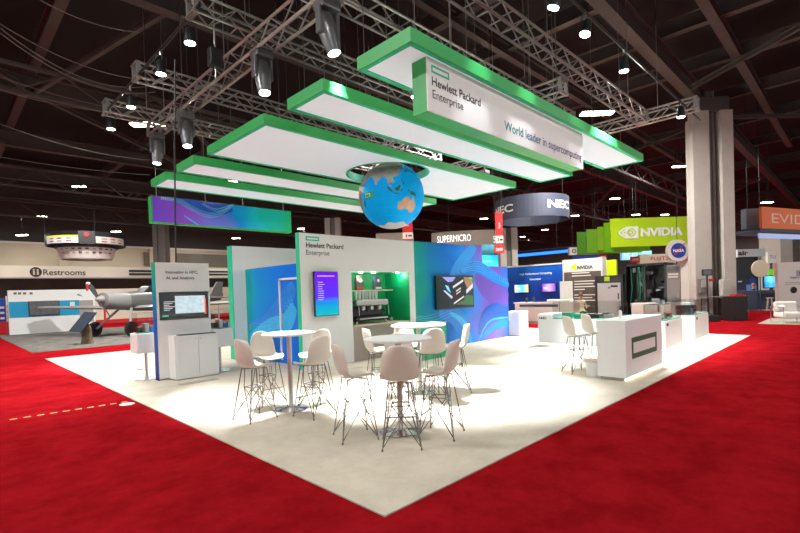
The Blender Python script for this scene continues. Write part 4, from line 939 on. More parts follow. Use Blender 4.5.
for (x0, x1, y) in ((668, 678.5, 275.3), (668, 678, 278)): p_ = fr.uv((x0, y)); q_ = fr.uv((x1, y)); B(p_[0], q_[0], -.006, 0, p_[1], p_[1]+.07).build('heading_line', CREAM, r)
p_ = fr.uv((667, 272)); q_ = fr.uv((679, 266)); B(p_[0], q_[0], -.006, 0, p_[1], q_[1]).build('picture_strip', mat('poster_pic', (.1, .1, .1), .5, noise=.9, nscale=6), r)
wall_x('cream_partition', 'plain cream partition between the poster panel and the clad column', 30, 677, 700, 252, CREAM)
for k, (x0, x1, dd) in enumerate(((631, 657, 'in front of the open rack'), (659, 690, 'beside the brown info pillar'))):
    a = onX((x0, 300), 18.95); b_ = onX((x1, 300), 18.95); r = thing('pale_counter', 'low pale cream counter '+dd, 'counter', (18.95, a.y, 0), -PI/2); w_ = a.y-b_.y
    B(0, w_, .02, .5, .08, .92).build('body', CREAM, r); B(-.02, w_+.02, 0, .52, .92, .96).build('top', WHITE, r); B(.03, w_-.03, .05, .48, 0, .08).build('toe_kick', TAUPE, r); B(w_*.5, w_*.5+.01, .015, .02, .08, .92).build('door_gap', BLACK, r)
# --- hanging lime sign with layered blocks
lr, W1, H1 = sign('hanging_sign', 'large lime hanging sign with white eye logo and raised letters', 'sign', 611, 217.5, 688, 246, 27, D45, LIME, .08)
hang(lr, W1, H1, 12.2)
text(lr, 'NVIDIA', W1*.385, H1*.335, W1*.545, WHITETXT, h=H1*.30, y=-.06, bold=.045)
# eye emblem: square block with an eye cut out as rings
ex, ez, es = W1*.195, H1*.49, H1*.21
B(ex, ex+es*2.05, -.06, 0, ez-es, ez+es).build('emblem_block', WHITETXT, lr)
def eye(cx, cz, a_, b_, t, m, y, nm):
    mb = MB(); n = 20; up = [(cx-a_+2*a_*i/n, cz+b_*math.sin(PI*i/n)) for i in range(n+1)]; dn = [(x, 2*cz-z) for x, z in up]
    for path in (up, dn):
        for i in range(n):
            (xa, za), (xb, zb) = path[i], path[i+1]; dx, dz = xb-xa, zb-za; l = math.hypot(dx, dz); nx_, nz_ = -dz/l*t, dx/l*t
            mb.add([(xa-nx_, y, za-nz_), (xb-nx_, y, zb-nz_), (xb+nx_, y, zb+nz_), (xa+nx_, y, za+nz_)], [(0, 1, 2, 3)])
    return mb.build(nm, m, lr)
eye(ex+es*.1, ez, es*1.35, es*.78, .045, WHITETXT, -.066, 'emblem_ring'); eye(ex+es*.1, ez, es*.72, es*.42, .045, WHITETXT, -.066, 'emblem_ring')
eye(ex+es*.85, ez, es*.75, es*.62, .035, LIME, -.070, 'emblem_cut'); eye(ex+es*.75, ez, es*.4, es*.3, .035, LIME, -.070, 'emblem_cut')
for k, (x0, y0, x1, y1, D, mm, dd) in enumerate(((604.5, 222, 650, 251.5, 28, LIMED, 'second'), (598, 226, 648, 249, 29.3, mat('leaf_light', (.27, .55, .01), .5, noise=.1, nscale=2), 'third'), (587, 228.5, 644, 252, 30.6, LIMED, 'fourth'), (577.5, 231, 642, 253.5, 31.8, LIMEDD, 'last'))):
    r, W1, H1 = sign('layered_block', 'green block hanging behind the lime sign, %s of the layers' % dd, 'sign', x0, y0, x1, y1, D, D45, mm, .06, 'green layered blocks'); hang(r, W1, H1, 12.2)
# --- ring sign
rc = PD((531.5, 207), 24); RR = 35.5*24/CF; rz1 = PD((531.5, 223), 24-RR*.9).z; rz0 = PD((531.5, 195), 24).z
zt_ = PD((531.5, 200.3), 24).z; hb = 21.0*24/CF
r = thing('ring_sign', 'dark slate round hanging ring sign with white capital letters', 'sign', (rc.x, rc.y, zt_-hb))
n = 56; mb = MB()
for k in range(n):
    a, b2 = 2*PI*k/n, 2*PI*(k+1)/n
    q = [(R_*math.cos(x), R_*math.sin(x), z) for z in (0, hb) for x in (a, b2) for R_ in (RR-.06, RR)]
    mb.add(q, [(0, 1, 3, 2), (4, 5, 7, 6), (0, 2, 6, 4), (1, 3, 7, 5)])
mb.build('ring', SLATE, r, True)
def bent(body, mid, w_, z0, h_, R_, m, par, bold=.03):
    o = text(par, body, 0, 0, w_, m, h=h_, bold=bold)
    for v in o.data.vertices:
        an = mid+(v.co.x-w_/2)/R_; z_ = v.co.z; v.co = (R_*math.cos(an), R_*math.sin(an), z0+z_)
    return o
vd = math.atan2(-rc.y, -rc.x)
bent('NEC', vd-math.radians(52), 1.55, hb*.30, hb*.36, RR+.02, WHITETXT, r); bent('NEC', vd+math.radians(48), 1.55, hb*.35, hb*.36, RR+.02, WHITETXT, r)
for k in range(3): an = k*2.1+.4; MB().tube([((RR-.03)*math.cos(an), (RR-.03)*math.sin(an), hb), ((RR-.03)*math.cos(an), (RR-.03)*math.sin(an), HZ-.01-zt_+hb)], .012, 4).build('cable', BLACKM, r)
# --- curved tan sign on a post
TAN = mat('tan_sign', (.34, .29, .24), .6, noise=.06)
sp = PD((477, 246), 31); r = thing('curved_sign', 'long curved tan hanging sign with glowing white letters', 'sign', sp, D45)
f_ = Fr(sp, D45); ul = f_.uv((433, 240))[0]; ur = f_.uv((521, 240))[0]; hh = f_.uv((477, 230))[1]
n = 24; mb = MB(); 
def cy_(u): return .9*((u-ul)/(ur-ul)-.5)**2*4-.0
for k in range(n):
    ua, ub = ul+(ur-ul)*k/n, ul+(ur-ul)*(k+1)/n; za, zb = -.35+.35*(1-((k/n)-.5)**2*4)*1.0, -.35+.35*(1-(((k+1)/n)-.5)**2*4)
    mb.add([(ua, cy_(ua), za), (ub, cy_(ub), zb), (ub, cy_(ub)+.6, zb), (ua, cy_(ua)+.6, za), (ua, cy_(ua), hh), (ub, cy_(ub), hh), (ub, cy_(ub)+.6, hh), (ua, cy_(ua)+.6, hh)], [(0, 1, 5, 4), (3, 2, 6, 7), (0, 3, 2, 1), (4, 5, 6, 7)]+([(0, 4, 7, 3)] if k == 0 else [])+([(1, 2, 6, 5)] if k == n-1 else []))
mb.build('curved_box', TAN, r)
GLOW = mat('glow_letters', (1, 1, 1), .4, emit=.8)
for (x0, x1, y_) in ((438, 471, 240.5), (494, 518, 241)):
    a = f_.uv((x0, y_)); b_ = f_.uv((x1, y_)); o = text(r, 'SUPERMICRO', a[0], a[1]-.1, b_[0]-a[0], GLOW, h=.46, y=0, bold=.0)
    for v in o.data.vertices: v.co.y = cy_(v.co.x)-.03
for u in (ul*.6, ur*.6): MB().tube([(u, .8, hh), (u, .8, 12-sp.z)], .02, 4).build('cable', BLACKM, r)
# tan rounded board, flags, number boards
r, W1, H1 = sign('rounded_board', 'pale tan rounded board showing above the logo wall', 'sign', 376, 232.5, 414, 246, 30, D45, TAN, .2, bevel=.15)
B(W1*.4, W1*.45, .05, .15, -r.location.z, 0).build('post', BLACKM, r)
def flag(x0, y0, x1, y1, D, label, n_w=.72):
    r, W1, H1 = sign('hanging_flag', label, 'banner', x0, y0, x1, y1, D, D45, REDC, .03, 'red hanging flags'); patch(r, W1, H1, 0, 1, .04, .27, CREAM, 'white_foot'); patch(r, W1, H1, .3, .45, .1, .2, REDC, 'emblem', -.02); patch(r, W1, H1, .55, .9, .12, .18, DARKTXT, 'small_print', -.02)
    t_ = text(r, 'hpc', 0, 0, W1*.8, WHITETXT, h=W1*.45, y=-.02); t_.rotation_euler = (0, -PI/2, 0); t_.location = (W1*.75, 0, H1*.5)
    hang(r, W1, H1, 11)
flag(402.8, 212, 413, 240, 25, 'red and white hanging flag just behind the globe'); flag(496, 212, 503.3, 244.5, 21.5, 'red and white hanging flag beside the ring sign')
def number(x0, y0, x1, y1, D, num, label):
    r, W1, H1 = sign('number_board', label, 'sign', x0, y0, x1, y1, D, D45, REDC, .04, 'red stand number boards'); text(r, num, W1*.15, H1*.3, W1*.7, WHITETXT, y=-.01, bold=.02, h=H1*.4); hang(r, W1, H1, 9.5)
number(494.3, 245.5, 504.5, 253.3, 21.5, '2600', 'red number board reading 2600 below the flag'); number(630.5, 256.5, 640, 262.5, 29, '2900', 'red number board under the green layered blocks'); number(598.5, 254.5, 607, 259.5, 30, '2800', 'red number board above the white text wall')
r, W1, H1 = sign('cyan_board', 'bright cyan board with white word behind the blue wall end', 'sign', 482.3, 255, 498.7, 275, 24, D45, mat('cyan_paint', (.01, .55, .9), .5, emit=.25), .1)
text(r, 'Experts.', W1*.06, H1*.62, W1*.6, WHITETXT, y=-.01); B(W1*.3, W1*.7, .01, .09, -r.location.z, 0).build('post', CREAM, r)
r, W1, H1 = sign('teal_board', 'speckled teal board rising behind the cyan board', 'sign', 482, 244.5, 494.5, 262, 25, D45, mat('teal_board', (.06, .32, .42), .5, noise=.5, nscale=5), .1); B(W1*.3, W1*.7, .01, .09, -r.location.z, 0).build('post', CREAM, r)
# blue glowing bar and boards behind the ring
a = PD((514, 256), 36); b_ = PD((600, 248), 36)
r = thing('light_bar', 'long blue glowing light bar under the roof behind the ring sign', 'light', a); MB().tube([(0, 0, 0), tuple(b_-a)], .11, 6).build('tube', mat('blue_glow', (.01, .12, .9), .4, emit=2.2), r); MB().tube([(0, .1, .3), tuple(b_-a+Vector((0, .1, .3)))], .05, 6).build('rail', BLACKM, r)
for k in (0.05, .5, .95): MB().tube([tuple((b_-a)*k), tuple((b_-a)*k+Vector((0, 0, 6)))], .02, 4).build('cable', BLACKM, r)
r, W1, H1 = sign('white_sign', 'white hanging sign with dark round letter beside the layered blocks', 'sign', 569.5, 247, 600, 254.5, 33, D45, CREAM, .3); text(r, 'O', W1*.08, H1*.2, H1*.6, DARKTXT, y=-.01, bold=.03); hang(r, W1, H1)
r, W1, H1 = sign('blue_stand_board', 'plain blue board above the white text wall', 'sign', 574, 255.5, 598, 262, 33, D45, mat('royal_blue', (.0, .05, .4), .5), .3); B(W1*.4, W1*.5, .01, .2, -r.location.z, 0).build('post', CREAM, r)
r, W1, H1 = sign('sky_board', 'pale blue glowing board behind the open rack', 'sign', 622, 251, 652, 259.5, 34, D45, mat('sky_board', (.25, .6, .95), .5, emit=.3), .3); text(r, 'ROI', W1*.06, H1*.3, W1*.3, WHITETXT, y=-.01); hang(r, W1, H1)
r, W1, H1 = sign('white_red_sign', 'white sign with red word behind the open rack', 'sign', 640, 254, 676, 264, 30, D45, CREAM, .3); text(r, 'FUJITSU', W1*.3, H1*.25, W1*.62, REDC, y=-.01, h=H1*.5, bold=.01); B(W1*.4, W1*.5, .01, .2, -r.location.z, 0).build('post', CREAM, r)
# round emblem disc
dp = PD((678.3, 250.5), 26); r = thing('round_emblem_sign', 'cream disc with blue roundel and red swoosh beside the clad column', 'sign', dp, D45)
Rd = 11*26/CF; rb = 7.4*26/CF
MB().lathe([(0, 0), (Rd, 0), (Rd, .2), (0, .2)], (0, 0, 0), 40, (0, 1, 0)).build('disc', CREAM, r); MB().lathe([(0, 0), (rb, 0), (rb, .03), (0, .03)], (0, -.03, 0), 36, (0, 1, 0)).build('roundel', mat('roundel_blue', (.01, .04, .32), .5), r)
text(r, 'NASA', -rb*.75, -.09, rb*1.5, WHITETXT, h=rb*.42, y=-.04, bold=.03)
MB().prism([(-rb*.8, -.25), (-rb*.5, -.15), (rb*.5, .3), (rb*1.2, .5), (rb*.4, .16), (-rb*.3, -.2)], -.036, -.031).build('swoosh', REDC, r)
MB().tube([(0, .1, Rd), (0, .1, 6)], .015, 4).build('cable', BLACKM, r)
# --- black bin, table, screen stand by the column
bp = G((735, 320.5)); r = thing('square_bin', 'large black square bin in front of the clad column', 'bin', (bp.x, bp.y, 0), D45)
s_ = .33; B(-s_, s_, -s_, s_, .02, .98).build('body', mat('bin_brown_black', (.009, .007, .006), .6, noise=.2), r, bevel=.02); B(-s_-.02, s_+.02, -s_-.02, s_+.02, .98, 1.04).build('rim', BLACK, r, bevel=.01); B(-.1, .3, -.2, .2, 1.04, 1.12).build('red_packet', REDC, r)
bs = thing('folding_table', 'black low folding table behind the black bin', 'table', (bp.x+.9, bp.y+.5, 0), D45); B(-1.0, .9, -.3, .3, .98, 1.02).build('top', CONCD, bs)
for u in (-.9, .8):
    for v in (-.25, .25): MB().tube([(u, v, 0), (u, v, .98)], .02, 5).build('leg', BLACK, bs)
bl_ = thing('black_mat_box', 'flat black cable box on the red carpet by the column', 'box', (bp.x-.95, bp.y+1.0, 0), D45); B(-.9, .6, -.3, .3, 0, .26).build('body', BLACK, bl_, bevel=.02)
spp = G((708, 319.5)); r = thing('screen_stand', 'slim black tripod stand with small tilted screen beside the column', 'stand', (spp.x, spp.y, 0), D45)
hs = 2.15
MB().tube([(0, 0, .15), (0, 0, hs-.15)], .035, 6).build('pole', BLACK, r); B(-.22, .22, -.03, .03, hs-.18, hs+.1).build('screen', BLACK, r); B(-.18, .18, -.034, -.03, hs-.14, hs+.06).build('glass', SILV, r); B(.08, .32, -.02, .02, hs-.45, hs-.33).build('red_tag', REDC, r)
for an in (0.2, 2.3, 4.4): MB().tube([(0, 0, .35), (.55*math.cos(an), .55*math.sin(an), 0)], .02, 5).build('leg', BLACK, r)
# --- right-hand stands
def person(loc, rz, label, top, seated=True, hair=(.05, .03, .02), low=(.02, .02, .025)):
    """one continuous skinned body; head, hair and clothing colours by face height"""
    me = bpy.data.meshes.new('body'); S = .45 if seated else .92
    J = [(0, 0, S), (0, .0, S+.28), (0, .02, S+.5), (0, .03, S+.6), (0, -.01, S+.72), (0, -.02, S+.83)]
    E = [(i, i+1) for i in range(5)]; Rr = [.15, .13, .15, .055, .085, .075]
    def chain(root, pts, rs):
        k = root
        for p_, r_ in zip(pts, rs): J.append(p_); Rr.append(r_); E.append((k, len(J)-1)); k = len(J)-1
    for s_ in (-1, 1):
        chain(2, [(s_*.17, .03, S+.48), (s_*.24, -.02, S+.22), (s_*.17, -.24, S+.2), (s_*.14, -.32, S+.2)], [.06, .045, .035, .03])
        if seated: chain(0, [(s_*.1, -.12, S), (s_*.12, -.45, S+.02), (s_*.12, -.46, .08), (s_*.12, -.58, .04)], [.085, .06, .045, .035])
        else: chain(0, [(s_*.1, 0, S-.08), (s_*.11, -.02, .48), (s_*.11, .02, .08), (s_*.11, -.12, .04)], [.085, .06, .045, .035])
    me.from_pydata(J, E, []); o = bpy.data.objects.new('body', me); COL.objects.link(o)
    r = thing('person', label, 'person', loc, rz); o.parent = r
    md = o.modifiers.new('skin', 'SKIN'); md.use_smooth_shade = True
    for i, v in enumerate(me.skin_vertices[0].data): v.radius = (Rr[i], Rr[i]*.8); v.use_root = (i == 0)
    sb_ = o.modifiers.new('sub', 'SUBSURF'); sb_.levels = sb_.render_levels = 2
    bpy.context.view_layer.update(); dg = bpy.context.evaluated_depsgraph_get(); m2 = bpy.data.meshes.new_from_object(o.evaluated_get(dg))
    o.modifiers.clear(); o.data = m2; m2.materials.clear()
    for mm in (mat('skin', (.55, .33, .24), .5), top, mat('trousers_dark', low, .8)): m2.materials.append(mm)
    for f in m2.polygons:
        z = f.center.z; y = f.center.y
        f.material_index = 0 if (z > S+.58 or (y < -.25 and z > S+.12 and abs(f.center.x) > .1)) else (1 if z > S+.05 else 2)
    MB().lathe([(0, .12), (.06, .11), (.095, .05), (.1, -.02), (.09, -.07)], (0, .015, S+.80), 14).build('hair', mat('hair_%.2f' % hair[0], hair, .7), r, True)
    for s_ in (-1, 1): MB().lathe([(0, 0), (.01, 0), (.01, .004), (0, .004)], (s_*.03, -.098, S+.77), 8, (0, 1, 0)).build('eye', BLACK, r)
    return r
# stool under the seated people
def stool(loc, label, h=.45):
    r = thing('stool', label, 'stool', loc); MB().lathe([(0, h-.04), (.17, h-.04), (.17, h), (0, h)], n=20).build('seat', WOOD, r)
    for k in range(4): an = k*PI/2+.7; MB().tube([(.11*math.cos(an), .11*math.sin(an), h-.04), (.19*math.cos(an), .19*math.sin(an), 0)], .016, 6).build('leg', WOOD, r)
p = PD((754, 300), 27.5); p.z = .3; DK = mat('black_shirt', (.015, .015, .018), .8)
struct(B(p.x-1.5, p.x+6, p.y-3.5, p.y+4, 0, .012).build('floor_far_stand', CREAM))
p.z = .20
stool((p.x, p.y, .0125), 'wooden stool under the person in black', .62); person((p.x, p.y, .18), D45+.5, 'person in a black top sitting at the dark blue counter', DK, hair=(.45, .12, .03))
p2 = PD((687, 300), 29); stool((p2.x, p2.y, 0), 'wooden stool under the person in brown beside the column'); person((p2.x, p2.y, 0), 2.4, 'person in a dark brown top sitting behind the clad column', mat('brown_top', (.06, .045, .035), .8))
p3 = onX((581, 305), 20.85); stool((p3.x, p3.y, 0), 'wooden stool under the person by the text wall', .5); person((p3.x, p3.y, .05), -.9, 'person in a tan top sitting in front of the dark text panel', mat('tan_top', (.45, .33, .22), .8), hair=(.14, .06, .03))
# dark blue counter with wooden legs, screen, disc sign, wall with logo
ck = PD((763, 312), 26.3); r = thing('blue_counter', 'dark slate blue high counter in front of the glowing screen', 'counter', (ck.x, ck.y, .0), D45)
SBL = mat('slate_blue', (.04, .055, .10), .5)
B(-1.15, 2.2, 0, .6, .95, 1.12).build('top', SBL, r); B(-.9, -.3, .05, .55, .013, .95).build('leg_block', SBL, r); B(1.6, 2.2, .05, .55, .013, .95).build('leg_block', SBL, r); B(-.3, 1.6, .45, .5, .013, .95).build('back_board', SBL, r)
for k, u in enumerate((744.5, 747.5, 770, 775)):
    q = PD((u, 311), 25.6); stool((q.x, q.y, .0), 'high wooden stool at the dark slate counter, %s' % ('beside the person in black' if k == 0 else 'below the glowing screen'), .72) if k in (0, 2) else None
r, W1, H1 = sign('glowing_screen', 'glowing blue screen on the dark panel above the slate counter', 'screen', 764, 275.5, 780, 288, 27, D45, BLACK, .1); patch(r, W1, H1, .03, .97, .05, .95, graphic('scr_ice', 0, (0, W1), [(0, (.02, .25, .6)), (.4, (.15, .6, .85)), (.7, (.05, .4, .8)), (1, (.2, .65, .9))], wave=True, emit=1.0), 'picture'); B(W1*.4, W1*.6, .02, .08, -r.location.z, 0).build('post', SBL, r)
dc = PD((760.5, 268.5), 26); r = thing('wood_disc_sign', 'round pale wooden disc sign with thin engraved lines', 'sign', dc, D45); MB().lathe([(0, 0), (.47, 0), (.47, .08), (0, .08)], (0, 0, 0), 36, (0, 1, 0)).build('disc', mat('disc_wood', (.66, .55, .40), .6, noise=.1), r)
for k, w_ in enumerate((.3, .5, .4)): B(-w_/2, w_/2, -.008, 0, .12-.12*k, .15-.12*k).build('engraved_line', WOOD, r)
MB().tube([(0, .04, -.47), (0, .04, -dc.z)], .02, 6).build('post', SBL, r)
r, W1, H1 = sign('navy_stand_wall', 'tall navy stand wall with roundel and picture behind the person in black', 'wall', 737.5, 257, 762, 312, 30, D45, mat('navy_wall', (.012, .02, .05), .5), .3)
patch(r, W1, H1, 0, 1, .62, .96, BLACK, 'black_header'); MB().lathe([(0, 0), (.24, 0), (.24, .02), (0, .02)], (W1*.62, -.03, H1*.56), 24, (0, 1, 0)).build('roundel', mat('roundel_blue', (.01, .04, .32), .5), r); patch(r, W1, H1, .38, .8, .3, .5, mat('nav_pic', (.06, .12, .3), .4, noise=.6, nscale=5, emit=.3), 'picture'); patch(r, W1, H1, .05, .2, .55, .57, CREAM, 'small_print')
r, W1, H1 = sign('stand_header', 'pale stand header with dark word on the navy stand', 'sign', 737.5, 249, 765.5, 256.5, 29.5, D45, mat('pale_blue_white', (.62, .68, .72), .5), .5); text(r, 'air', W1*.02, H1*.2, W1*.36, DARKTXT, h=H1*.6, y=-.01, bold=.04); B(W1*.9, W1*.97, .1, .4, -r.location.z, 0).build('post', CREAM, r)
r, W1, H1 = sign('stand_sign', 'white board with blue letters beside the pale header', 'sign', 768, 252, 776.5, 263, 32, D45, CREAM, .2); text(r, 'TU', W1*.2, H1*.4, W1*.7, mat('royal_blue', (.0, .05, .4), .5), y=-.01); B(W1*.4, W1*.6, .05, .15, -r.location.z, 0).build('post', SBL, r)
r, W1, H1 = sign('green_screen', 'small bright green picture above the glowing screen', 'screen', 769, 269, 775, 275, 28.5, D45, mat('pic_green', (.12, .5, .03), .5, noise=.5, nscale=4, emit=.4), .1); B(W1*.4, W1*.6, .02, .08, -r.location.z, 0).build('post', SBL, r)
r, W1, H1 = sign('orange_strip', 'vertical orange strip beside the white logo wall', 'banner', 775.5, 263, 781, 291, 27.5, D45, ORANGE, .1); B(0, W1, .02, .08, -r.location.z, 0).build('post', SBL, r)
o_ = PD((778.5, 312.5), 24.2); o_.z = 0; rz_ = D45; f_ = Fr(o_, rz_); _, zt = f_.uv((778.5, 262.5))
r = thing('white_logo_wall', 'white stand wall with dark ring logo behind the white lounge chair', 'wall', o_, rz_); W1 = 4.2; B(0, W1, 0, .2, 0, zt).build('wall_panel', mat('warm_white', (.78, .76, .72), .5), r)
a = f_.uv((793.5, 290)); MB().lathe([(.1, 0), (.17, 0), (.17, .02), (.1, .02), (.1, 0)], (a[0], -.022, a[1]), 28, (0, 1, 0)).build('ring_logo', DARKTXT, r)
a = f_.uv((796.5, 276)); text(r, 'IHPC', a[0], a[1], .9, DARKTXT, y=-.01); a = f_.uv((790, 279.3)); text(r, 'supercomputing', a[0], a[1], 1.2, mat('royal_blue', (.0, .05, .4), .5), y=-.01)
for k in range(2): a = f_.uv((785, 283+1.6*k)); B(a[0], a[0]+2.2, -.004, 0, a[1], a[1]+.025).build('text_line', TAUPE, r)
# lounge chair with steel frame on its small carpet
lc = G((786, 323.5)); tag(B(lc.x-.5, lc.x+3, lc.y-2.2, lc.y+.8, 0, .012).build('beige_mat', mat('beige_mat', (.45, .40, .33), .9, noise=.1)), 'beige mat under the white lounge chair', 'mat')
r = thing('lounge_chair', 'white cushioned lounge chair with bent steel frame', 'chair', (lc.x+.3, lc.y-.1, .0125), D45-.2)
LW = mat('lounge_white', (.78, .75, .70), .8)
B(-.38, .38, -.4, .4, .2, .42).build('seat_cushion', LW, r, bevel=.06)
o = B(-.38, .38, .22, .42, .38, .82).build('back_cushion', LW, r, bevel=.07)
tag_ = MB().lathe([(0, -.16), (.1, -.13), (.15, 0), (.1, .13), (0, .16)], (-.3, .02, .56), 14, (1, 0, .3)).build('pillow', LW, r, True)
for s_ in (-1, 1): MB().tube([(s_*.44, .42, .0), (s_*.44, .42, .62), (s_*.44, -.42, .62), (s_*.44, -.42, .015), (s_*.44, .42, .015)], .018, 6).build('side_frame', CHROME, r)
MB().tube([(-.44, -.42, .2), (.44, -.42, .2)], .018, 6).build('cross_bar', CHROME, r)
# orange hanging sign with slate block
o_ = PD((762, 228), 24); f_ = Fr(o_, D45+.42); ub = 6.0; _, zt = f_.uv((762, 206.5))
r = thing('orange_hanging_sign', 'orange hanging sign with white outlined letters near the ribbed column', 'sign', o_, D45+.42); B(0, ub, 0, .12, 0, zt).build('panel', ORANGE, r); text(r, 'EVIDEN', .85, zt*.26, 5.0, mat('pale_letter', (.95, .72, .6), .5), h=zt*.45, y=-.012, bold=.0)
B(-.05, ub, .05, 1.8, -.16, -.02).build('soffit', SBL, r); B(-.0, ub, .12, .2, -.5, -.25).build('light_band', mat('soft_blue_glow', (.35, .45, .75), .4, emit=.35), r); hang(r, ub, zt, 11.5)
r, W1, H1 = sign('slate_block', 'plain slate grey hanging block beside the orange sign', 'sign', 746.5, 208.5, 762.5, 228.5, 25, D45, mat('slate_dark', (.07, .085, .11), .6), .4); hang(r, W1, H1, 11.5)
bay(PD((767, 203), 34), power=0, label='bright round hall lamp above the orange sign')

# ================================================================== LEFT-HAND STANDS
o_ = Vector((2.85, 33.4, 0)); f_ = Fr(o_, 0); _, zt = f_.uv((11, 290.4)); W1 = f_.uv((96, 330))[0]
r = thing('white_stand_wall', 'long white stand wall with bright blue band behind the aircraft wing', 'wall', o_); B(0, W1, 0, .3, .012, zt).build('wall_panel', WHITE_W, r)
a = f_.uv((11, 318)); b_ = f_.uv((79, 300)); B(.02, b_[0], -.01, 0, a[1], b_[1]).build('blue_band', mat('cyan_band', (.0, .30, .55), .5), r); c_ = f_.uv((93, 300)); B(b_[0], c_[0], -.012, 0, .5, c_[1]).build('grey_band', TAUPE, r)
for x in (13.5, 18, 23, 29.5): a = f_.uv((x, 294.5)); B(a[0], a[0]+.14, -.008, 0, a[1], a[1]+.12).build('small_logo', CONCD, r)
a = f_.uv((70, 307)); B(a[0], a[0]+.24, -.02, -.01, a[1], a[1]+.3).build('white_card', CREAM, r)
a = f_.uv((76.5, 295)); MB().prism([(a[0], a[1]), (a[0]+.3, a[1]+.18), (a[0]+.1, a[1]+.05), (a[0]+.35, a[1]-.1)], -.01, 0).build('bird_logo', DARKTXT, r)
a = f_.uv((29, 316)); b_ = f_.uv((59, 300.5)); t_ = thing('stand_screen', 'wide screen with grey landscape picture on the blue band', 'screen', (o_.x+a[0], o_.y-.1, a[1])); w_, h_ = b_[0]-a[0], b_[1]-a[1]
B(0, w_, 0, .09, 0, h_).build('housing', BLACK, t_); B(.03, w_-.03, -.003, 0, .03, h_-.03).build('picture', mat('scr_rocks', (.07, .07, .075), .6, noise=.98, nscale=5, emit=.2), t_)
# posters at the far left and behind the aircraft
rng = random.Random(4)
for k, (x0, x1, y0, y1, mm, dd) in enumerate(((-2, 5.2, 298, 337, mat('poster_blue', (.01, .05, .35), .5), 'blue poster board beside the white stand wall'), (5.4, 10.5, 296, 324, CREAM, 'cream poster board beside the white stand wall'))):
    yy = 36-k*.6; a = onY((x0, y0), yy); b_ = onY((x1, y0), yy); r = thing('poster_board', dd, 'poster', (a.x, yy, 0)); w_ = b_.x-a.x; h_ = a.z; B(0, w_, 0, .06, .02, h_).build('board', mm, r); B(0, w_, -.02, 0, .02, .7).build('red_skirt', REDC, r)
    for j in range(3): B(w_*.2, w_*.8, -.012, 0, h_*(.4+.15*j), h_*(.46+.15*j)).build('print_block', (CREAM, TAUPE)[k], r)
r = thing('cream_stand_wall', 'long cream stand wall with small printed pictures behind the aircraft', 'wall', (8.5, 42, 0)); zt = onY((130, 288.5), 42).z; B(0, 24, 0, .2, 0, zt).build('wall_panel', mat('cream_stand', (.70, .64, .50), .6, noise=.08), r)
for k in range(22): u = .5+k*1.05; h_ = rng.uniform(.15, .5); B(u, u+rng.uniform(.3, .7), -.02, 0, zt-.9, zt-.9+h_).build('print_block', rng.choice((TAUPE, BLACK, WHITE_W, REDC, mat('poster_blue', (.01, .05, .35), .5))), r)
B(0, 24, -.5, -.1, 0, .3).build('red_skirt', REDC, r)
# hanging rotunda sign
rc = PD((87, 247), 36); r = thing('rotunda_sign', 'two-tier round hanging sign with black top ring and white logo panels', 'sign', rc)
def ringband(R0, z0, z1, m, nm, n=40, taper=0):
    mb = MB()
    for k in range(n):
        a, b2 = 2*PI*k/n, 2*PI*(k+1)/n; q = [((R_-(taper if z == z0 else 0))*math.cos(x), (R_-(taper if z == z0 else 0))*math.sin(x), z) for z in (z0, z1) for x in (a, b2) for R_ in (R0-.08, R0)]
        mb.add(q, [(0, 1, 3, 2), (4, 5, 7, 6), (0, 2, 6, 4), (1, 3, 7, 5)])
    return mb.build(nm, m, r)
k_ = 36/CF*.88; ringband(38.5*k_, 0, 13.5*k_, BLACK, 'upper_ring', 16); ringband(28.5*k_, -14.5*k_, -1.2*k_, CREAM, 'lower_ring', 40, .25); ringband(30*k_, -2.5*k_, 0, BLACK, 'neck_ring')
vd = math.atan2(-rc.y, -rc.x)
def arc_panel(mid, half, R_, z0, z1, m, nm):
    mb = MB(); n = 8
    for i in range(n): a, b2 = mid-half+2*half*i/n, mid-half+2*half*(i+1)/n; mb.add([(R_*math.cos(a), R_*math.sin(a), z0), (R_*math.cos(b2), R_*math.sin(b2), z0), (R_*math.cos(b2), R_*math.sin(b2), z1), (R_*math.cos(a), R_*math.sin(a), z1)], [(0, 1, 2, 3)])
    return mb.build(nm, m, r)
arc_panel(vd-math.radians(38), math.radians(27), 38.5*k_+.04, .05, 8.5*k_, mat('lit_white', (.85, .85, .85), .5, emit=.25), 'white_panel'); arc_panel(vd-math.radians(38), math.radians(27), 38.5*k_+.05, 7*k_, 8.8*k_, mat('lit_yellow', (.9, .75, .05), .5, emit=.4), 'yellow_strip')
arc_panel(vd+math.radians(38), math.radians(26), 38.5*k_+.04, .05, 8.0*k_, CREAM, 'white_panel')
for mid in (-38, 38):
    for j in range(2):
        for i in range(3): arc_panel(vd+math.radians(mid-14+14*i), math.radians(4), 38.5*k_+.055, (2+3*j)*k_, (3.2+3*j)*k_, TAUPE if (i+j) % 2 else REDC, 'small_logo')
for j in range(2):
    for i in range(9): arc_panel(vd+math.radians(-52+13*i), math.radians(3.2), 28.5*k_+.03-.1*j, (-5-4*j)*k_, (-3.6-4*j)*k_, rng.choice((TAUPE, DARKTXT, NAVY, TAUPE)), 'small_logo')
MB().lathe([(0, 0), (.17, 0), (.17, .03), (0, .03)], ((38.5*k_)*math.cos(vd), (38.5*k_)*math.sin(vd), 9.5*k_), 20, (math.cos(vd), math.sin(vd), 0)).build('round_logo', REDC, r)
for an in (.5, 2.6, 4.7): MB().tube([(2.8*math.cos(an), 2.8*math.sin(an), 13.5*k_), (2.8*math.cos(an), 2.8*math.sin(an), 12.0-rc.z)], .02, 4).build('cable', BLACKM, r)
